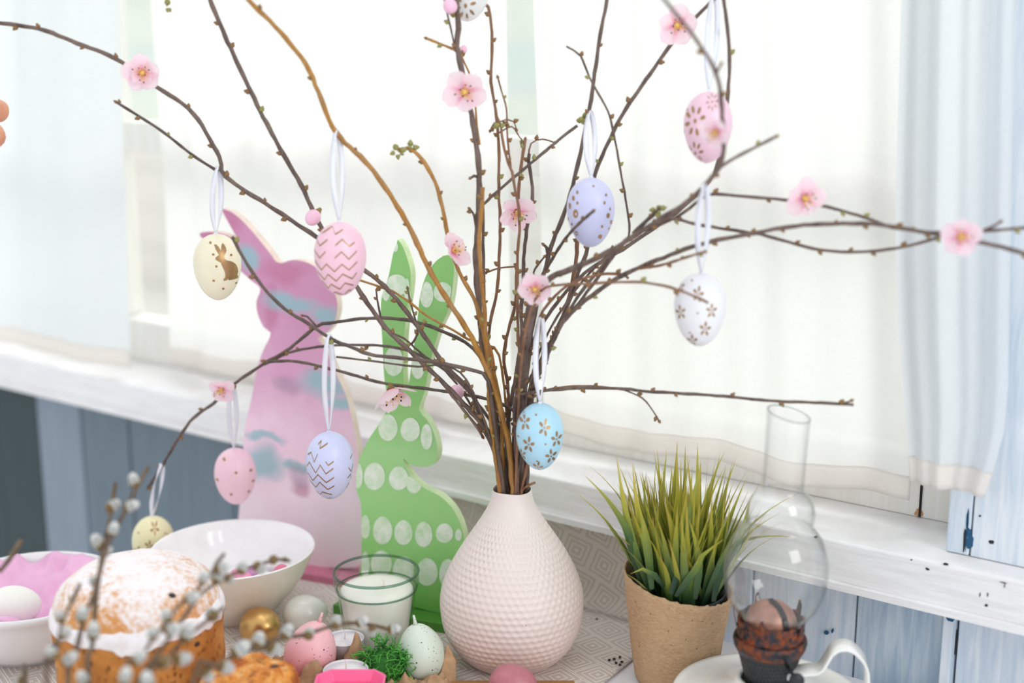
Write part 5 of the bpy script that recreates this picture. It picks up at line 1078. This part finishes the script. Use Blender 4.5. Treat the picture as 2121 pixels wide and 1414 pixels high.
# pink zigzag
cx, cy, hw, hh = 1533, 455, 250, 360
rows = [[(1365, 190), (1468, 122), (1492, 190), (1565, 150)], [(1300, 230), (1342, 302), (1418, 240)], [(1490, 290), (1555, 235), (1620, 302), (1672, 270)], [(1285, 350), (1338, 418), (1395, 350)], [(1480, 410), (1545, 350), (1612, 424), (1690, 352)], [(1292, 455), (1350, 535), (1400, 470), (1475, 542), (1545, 470), (1612, 530), (1692, 455)],
        [(1312, 560), (1378, 635), (1412, 572), (1488, 640), (1550, 568), (1640, 622), (1685, 565)], [(1350, 650), (1410, 726), (1438, 675), (1520, 728), (1570, 662), (1650, 695)], [(1452, 792), (1472, 762), (1560, 800), (1600, 748), (1630, 748)]]
hang_egg('pink hanging egg with gold zigzag lines, below the ochre branch', 705, 536, 53.5, 76, 1.0, L(244, 200, 216), (697, 277), 'B3', [('zig', [[E(*q, cx, cy, hw, hh) for q in r] for r in rows])])
# lilac zigzag (crop 7)
zz = [[(495, 900), (508, 888), (500, 912), (530, 895)], [(455, 942), (468, 930), (478, 960), (492, 930)], [(520, 955), (530, 968), (550, 955)], [(450, 985), (460, 965), (482, 1000), (500, 968), (520, 1000), (548, 980)], [(452, 1010), (470, 1035), (490, 1005), (520, 1035), (550, 1015)], [(458, 1040), (480, 1062), (496, 1035), (525, 1065), (550, 1050)], [(470, 1075), (495, 1095), (505, 1078), (540, 1090)], [(500, 1108), (530, 1115), (535, 1105)],
      [(612, 960), (620, 950)], [(605, 990), (615, 1010), (622, 985)], [(600, 1030), (612, 1020), (615, 1045)], [(595, 1075), (605, 1060), (612, 1068)]]
hang_egg('lilac blue hanging egg with dark gold zigzag lines, in front of the pink rabbit', 683.5, 963.5, 49, 71, 1.04, L(206, 210, 242), (681, 700), 'B30', [('zig', [[E(*q, 536, 996, 90, 126) for q in r] for r in zz])])
# pink dotted far egg
hang_egg('small pink hanging egg with gold dots, left of the pink rabbit base', 487.5, 986, 42.5, 59.5, 1.215, L(246, 204, 218), (480, 799), 'B28', [('dot', [E(x, y, 192, 1036, 76, 104) + (0.075, 0.05) for x, y in ((155, 958), (195, 1000), (248, 1002), (127, 1032), (174, 1083), (238, 1082), (150, 1125), (255, 1045))])])
# pale yellow speckled far egg
rnd = random.Random(4); fl_y = [(x, y, 0.22, rnd.uniform(0, 1), {}) for x, y in ((-0.72, -0.05), (-0.2, 0.2), (0.55, 0.1), (-0.6, -0.55), (0.3, -0.5), (0.75, -0.3), (0.1, 0.75))]
hang_egg('pale yellow hanging egg with small gold prints, behind the Easter cake', 318, 1127, 42.5, 60, 1.22, L(238, 230, 186), (334, 966), 'B28', [('flower', fl_y), ('dot', [(rnd.uniform(-.8, .8), rnd.uniform(-.7, .7), 0.04, 0.03) for _ in range(14)])], twist=True)
# white egg at top
hang_egg('white pierced hanging egg cut by the top edge of the picture', 967, -30, 51, 72, 1.045, L(236, 236, 234), (968, -200), None, [('flower', [E(964, 12, 967, -30, 51, 72) + (0.46, 0.2, dict(n=8, far=.68, pl=.26, pw=.10)), (-0.1, 0.3, 0.4, 0, dict(n=8, far=.68, pl=.26, pw=.10))])])
# lilac dotted
cx, cy, hw, hh = 570, 100, 229, 330
ld = [E(x, y, cx, cy, hw, hh) + (rx, ry) for x, y, rx, ry in ((428, 92, .11, .125), (735, 110, .075, .08), (436, 285, .07, .07), (393, 198, .04, .05), (678, 210, .05, .05), (662, 312, .085, .07), (372, 20, .05, .07), (765, 178, .05, .07), (745, 240, .03, .04), (355, 160, .03, .07))] + [(-0.56, .62, .05, .05), (-0.72, .45, .06, .07), (-0.55, .33, .05, .05), (-0.86, .2, .04, .07), (0.56, .34, .05, .05), (0.62, .55, .05, .04), (0.8, .15, .03, .05), (0.1, .8, .05, .03)]
hang_egg('lilac hanging egg with gold dots, right of the centre stems', 1223.5, 440, 49.5, 71.5, 1.024, L(208, 210, 242), (1222, 236), 'B12', [('dot', ld)])
# pink pierced egg
hang_egg('pink hanging egg with pierced gold daisies, partly behind a blossom at upper right', 1466, 264, 50, 72.5, 0.985, L(242, 204, 220), (1480, -12), 'B18', [('flower', [E(1440, 249, 1466, 264, 50, 72.5) + (0.46, 0.3, dict(n=8, far=.7, pl=.24, pw=.13)), E(1473, 211, 1466, 264, 50, 72.5) + (0.26, 0.1, dict(n=8, far=.7, pl=.26, pw=.09)), E(1442, 315, 1466, 264, 50, 72.5) + (0.36, 0.2, dict(n=8, far=.7, pl=.26, pw=.12))]), ('dot', [(-.85, .5, .03, .04), (-.8, .42, .03, .03), (-.97, -.1, .02, .04)])])
# white flowered egg
cx, cy, hw, hh = 1617, 1020, 249, 354
wf = [E(x, y, cx, cy, hw, hh) + (s_, r_, {}) for x, y, s_, r_ in ((1595, 832, .22, .1), (1725, 987, .21, .3), (1435, 1020, .21, .6), (1670, 1165, .23, .2), (1553, 1300, .22, .4), (1430, 785, .15, .4))]
hang_egg('white hanging egg with gold blossoms, at the right beyond a thin twig', 1450, 641, 53.5, 76.5, 0.95, L(236, 236, 240), (1459, 386), 'B13', [('flower', wf), ('dot', [E(x, y, cx, cy, hw, hh) + (.035, .03) for x, y in ((1527, 1212), (1597, 1008), (1532, 722))])])
# pale blue egg
cx, cy, hw, hh = 658, 878, 192, 275
bf = [E(x, y, cx, cy, hw, hh) + (s_, r_, {}) for x, y, s_, r_ in ((538, 724, .25, .5), (694, 755, .26, .0), (793, 860, .25, .3), (570, 896, .26, .2), (750, 1002, .26, .4), (643, 1106, .24, .1), (514, 1005, .2, .6))]
hang_egg('pale blue hanging egg with gold blossoms, in front of the stems above the vase', 1118, 903.5, 49, 70.5, 0.995, L(176, 220, 240), (1119, 662), 'B24', [('flower', bf), ('dot', [E(x, y, cx, cy, hw, hh) + (.045, .03) for x, y in ((627, 663), (704, 887), (638, 1040), (485, 853))])])

# ---------------------------------------------------------------- willow twigs with catkins in the foreground
t = NT('catkin_fur'); t.set(Roughness=0.9); co = t.coord('Object'); s_ = t.n('ShaderNodeSeparateXYZ'); t.l(co, s_.inputs[0])
t.base(t.ramp(t.math('ADD', s_.outputs['Z'], t.math('MULTIPLY', t.noise(co, 3, 3), 0.3)), [(0.1, L(216, 212, 176)), (0.45, L(206, 206, 198)), (0.75, L(168, 170, 168)), (1.0, L(228, 228, 222))])); t.bump(t.noise(t.coord('Object', (6, 6, 1.5)), 6, 2), 0.5, 0.1); t.p.inputs['Sheen Weight'].default_value = 0.5; M['fur'] = t.m
M['husk'] = plain('catkin_husk', L(110, 86, 44), 0.5, var=0.3)
CATM = MB().lathe([(1e-5, -0.05), (0.32, 0.0), (0.44, 0.2), (0.47, 0.5), (0.40, 0.85), (0.24, 1.12), (1e-5, 1.25)], 14, fn=lambda r, z, a, j: (max(1e-5, r*(1 + 0.06*math.sin(a*5 + j*2))), z)).mesh('catkin', M['fur'])
HUSK = MB().lathe([(1e-5, -0.14), (0.2, -0.1), (0.36, 0.02), (0.46, 0.2), (0.47, 0.26), (0.45, 0.2), (1e-5, 0.02)], 10, fn=lambda r, z, a, j: (r, z + (0.08*math.cos(a) if j in (3, 4, 5) else 0))).mesh('husk', M['husk'])
WROOT = {}
def willow(label, px, r0, r1, Y0, Y1, cats, root):
    """px from the tip downwards; root: where the stem reaches the table, out of frame."""
    pts = path3(px, Y0, Y1, 1.0) + [Vector(root)]
    P = smooth_path(pts, 0.006); n = len(P); k = pxs(Y0)
    o = bpy.data.objects.new('willow_twig', None); COL.objects.link(o); o.location = P[-1]; tag(o, label, 'twig', 'pussy willow twigs in the foreground')
    MB().tube(P, [lerp(r0, r1, i/(n - 1))*k*(1 + 0.1*math.sin(i*1.1)) for i in range(n)], 8).build('stem', BARK['catkin'], o)
    for i, (x, y, ln) in enumerate(cats):
        best = min(P, key=lambda p: (proj(p)[0] - x)**2 + (proj(p)[1] - y)**2); j = P.index(best); tg = (P[max(j - 1, 0)] - P[min(j + 1, n - 1)]).normalized()
        q = at(x, y, best.y - 0.001); L_ = ln*pxs(best.y); side = q - best; dv = (tg*0.9 + (side.normalized()*0.7 if side.length > 1e-4 else Vector((0, 0, 0)))).normalized()
        c = bpy.data.objects.new('catkin', None); COL.objects.link(c); c.parent = o; c.matrix_local = Matrix.Translation(-o.location) @ frame(dv, q - dv*L_*0.4, 0, L_*0.74)
        link_mesh('fur', CATM, c); link_mesh('husk', HUSK, c)
willow('tall willow twig with four catkins standing before the Easter cake', [(239, 999), (233, 1040), (226, 1080), (213, 1140), (205, 1197), (198, 1250), (191, 1338), (184, 1414)], 4.2, 6, 0.84, 0.75, [(234, 1047, 36), (203, 1122, 40), (194, 1204, 28), (193, 1306, 42), (222, 1142, 26), (171, 1404, 36)], (-0.244, 0.700, 0.0))
willow('tallest willow twig leaning right with a bare brown tip before the wall', [(308, 966), (279, 1016), (255, 1066), (226, 1119), (209, 1176), (194, 1232), (173, 1285), (156, 1356), (141, 1414)], 4.2, 6.2, 0.84, 0.75, [(277, 994, 32), (272, 1047, 34), (235, 1095, 32), (170, 1271, 38), (145, 1363, 40)], (-0.253, 0.700, 0.0))
willow('short willow twig over the left edge of the Easter cake', [(166, 1209), (145, 1253), (127, 1296), (120, 1335), (106, 1370), (97, 1414)], 3.8, 5, 0.80, 0.72, [(149, 1240, 20), (124, 1276, 30), (136, 1310, 32), (108, 1352, 34)], (-0.261, 0.690, 0.0))
willow('bare willow stub over the pink napkin at the left edge', [(44, 1119), (30, 1140), (18, 1160), (0, 1182), (-30, 1230)], 5.0, 6, 0.84, 0.80, [], (-0.307, 0.670, 0.0))
willow('short willow stub rising at the bottom left before the enamel bowl', [(50, 1376), (53, 1400), (55, 1430)], 4.4, 5, 0.80, 0.78, [(40, 1410, 30)], (-0.275, 0.685, 0.0))
willow('willow twig leaning far right across the Easter cake, thick with catkins', [(465, 1146), (449, 1165), (437, 1190), (407, 1222), (371, 1253), (339, 1296), (311, 1331), (283, 1374), (255, 1412)], 3.6, 6, 0.80, 0.72, [(460, 1176, 36), (423, 1195, 32), (398, 1237, 36), (345, 1276, 34), (356, 1302, 38), (316, 1312, 32), (288, 1362, 38), (260, 1398, 40)], (-0.233, 0.690, 0.0))
willow('willow twig reaching right into the white bowl', [(600, 1161), (576, 1158), (552, 1164), (508, 1179), (479, 1190), (457, 1202), (420, 1226), (392, 1262), (350, 1322), (300, 1390), (285, 1414)], 3.4, 6, 0.85, 0.72, [(566, 1160, 30), (538, 1176, 34), (502, 1175, 32), (475, 1199, 30), (452, 1193, 34), (590, 1158, 18)], (-0.228, 0.690, 0.0))
willow('willow twig before the right side of the Easter cake', [(462, 1258), (431, 1284), (389, 1316), (357, 1350), (329, 1385), (311, 1414)], 3.6, 6, 0.80, 0.72, [(438, 1272, 40), (387, 1310, 44), (378, 1364, 44), (340, 1371, 42), (305, 1408, 42)], (-0.221, 0.690, 0.0))
willow('long willow twig lying right across the small cake and pink egg candle', [(823, 1311), (795, 1300), (750, 1291), (704, 1292), (659, 1305), (631, 1315), (586, 1320), (546, 1335), (492, 1352), (450, 1381), (400, 1412)], 3.6, 6.5, 0.88, 0.74, [(816, 1302, 30), (772, 1304, 30), (750, 1287, 30), (696, 1288, 32), (640, 1311, 34), (594, 1308, 38), (535, 1326, 42), (569, 1343, 40), (498, 1343, 46), (467, 1381, 44), (430, 1398, 40)], (-0.200, 0.700, 0.0))

# ---------------------------------------------------------------- a hand reaching in at the left edge, only fingertips in view
t = NT('skin'); t.set(Roughness=0.5); co = t.coord('Object'); t.base(t.ramp(t.noise(co, 60, 3), [(0.3, L(206, 140, 104)), (0.7, L(226, 168, 138))])); t.p.inputs['Subsurface Weight'].default_value = 0.2; t.p.inputs['Subsurface Scale'].default_value = 0.01; M['skin'] = t.m
def skin_body():
    Yh = 1.16; k = pxs(Yh, 0.3); o0 = at(8, 247, Yh); P = lambda x, y, d=0: o0 + Vector((x*k, d, -(y - 245)*k))
    V, Ed, Rr = [], [], []
    def add(p, r, par):
        V.append(p); Rr.append(r)
        if par is not None: Ed.append((par, len(V) - 1))
        return len(V) - 1
    wrist = add(P(-270, 330, -.02), .026, None); arm = add(P(-420, 420, -.04), .032, wrist); elbow = add(P(-640, 560, -.10), .042, arm)
    palm = add(P(-205, 300, -.01), .029, wrist); kn = add(P(-150, 270, 0), .020, palm)
    for dx, dz, pts, r in ((0, 0, [(-110, 238, .006), (-55, 222, .008), (-20, 226, .004), (6, 235, 0)], .0135), (0, 0, [(-120, 300, .02), (-90, 330, .03), (-110, 360, .02), (-140, 352, 0)], .0092), (0, 0, [(-135, 320, .03), (-115, 352, .04), (-135, 378, .03), (-160, 366, .01)], .0088), (0, 0, [(-150, 336, .04), (-140, 366, .05), (-158, 386, .04), (-176, 374, .02)], .0078)):
        par = kn
        for i, q in enumerate(pts): par = add(P(*q), r*(1 - 0.07*i), par)
    par = palm
    for i, q in enumerate([(-150, 330, -.02), (-85, 306, -.02), (-34, 284, -.012), (5, 259, -.006)]): par = add(P(*q), (.0160, .0150, .0146, .0142)[i], par)
    me = bpy.data.meshes.new('person'); me.from_pydata([tuple(v - o0) for v in V], Ed, []); o = link_mesh('person', me); o.location = o0; me.materials.append(M['skin'])
    md = o.modifiers.new('skin', 'SKIN'); md.use_smooth_shade = True; sub = o.modifiers.new('sub', 'SUBSURF'); sub.levels = 2; sub.render_levels = 2
    for i, r in enumerate(Rr): me.skin_vertices[0].data[i].radius = (r, r)
    me.skin_vertices[0].data[0].use_root = True
    return o
tag(skin_body(), 'person reaching in at the left edge, only pinched fingertips showing before the curtain', 'person')
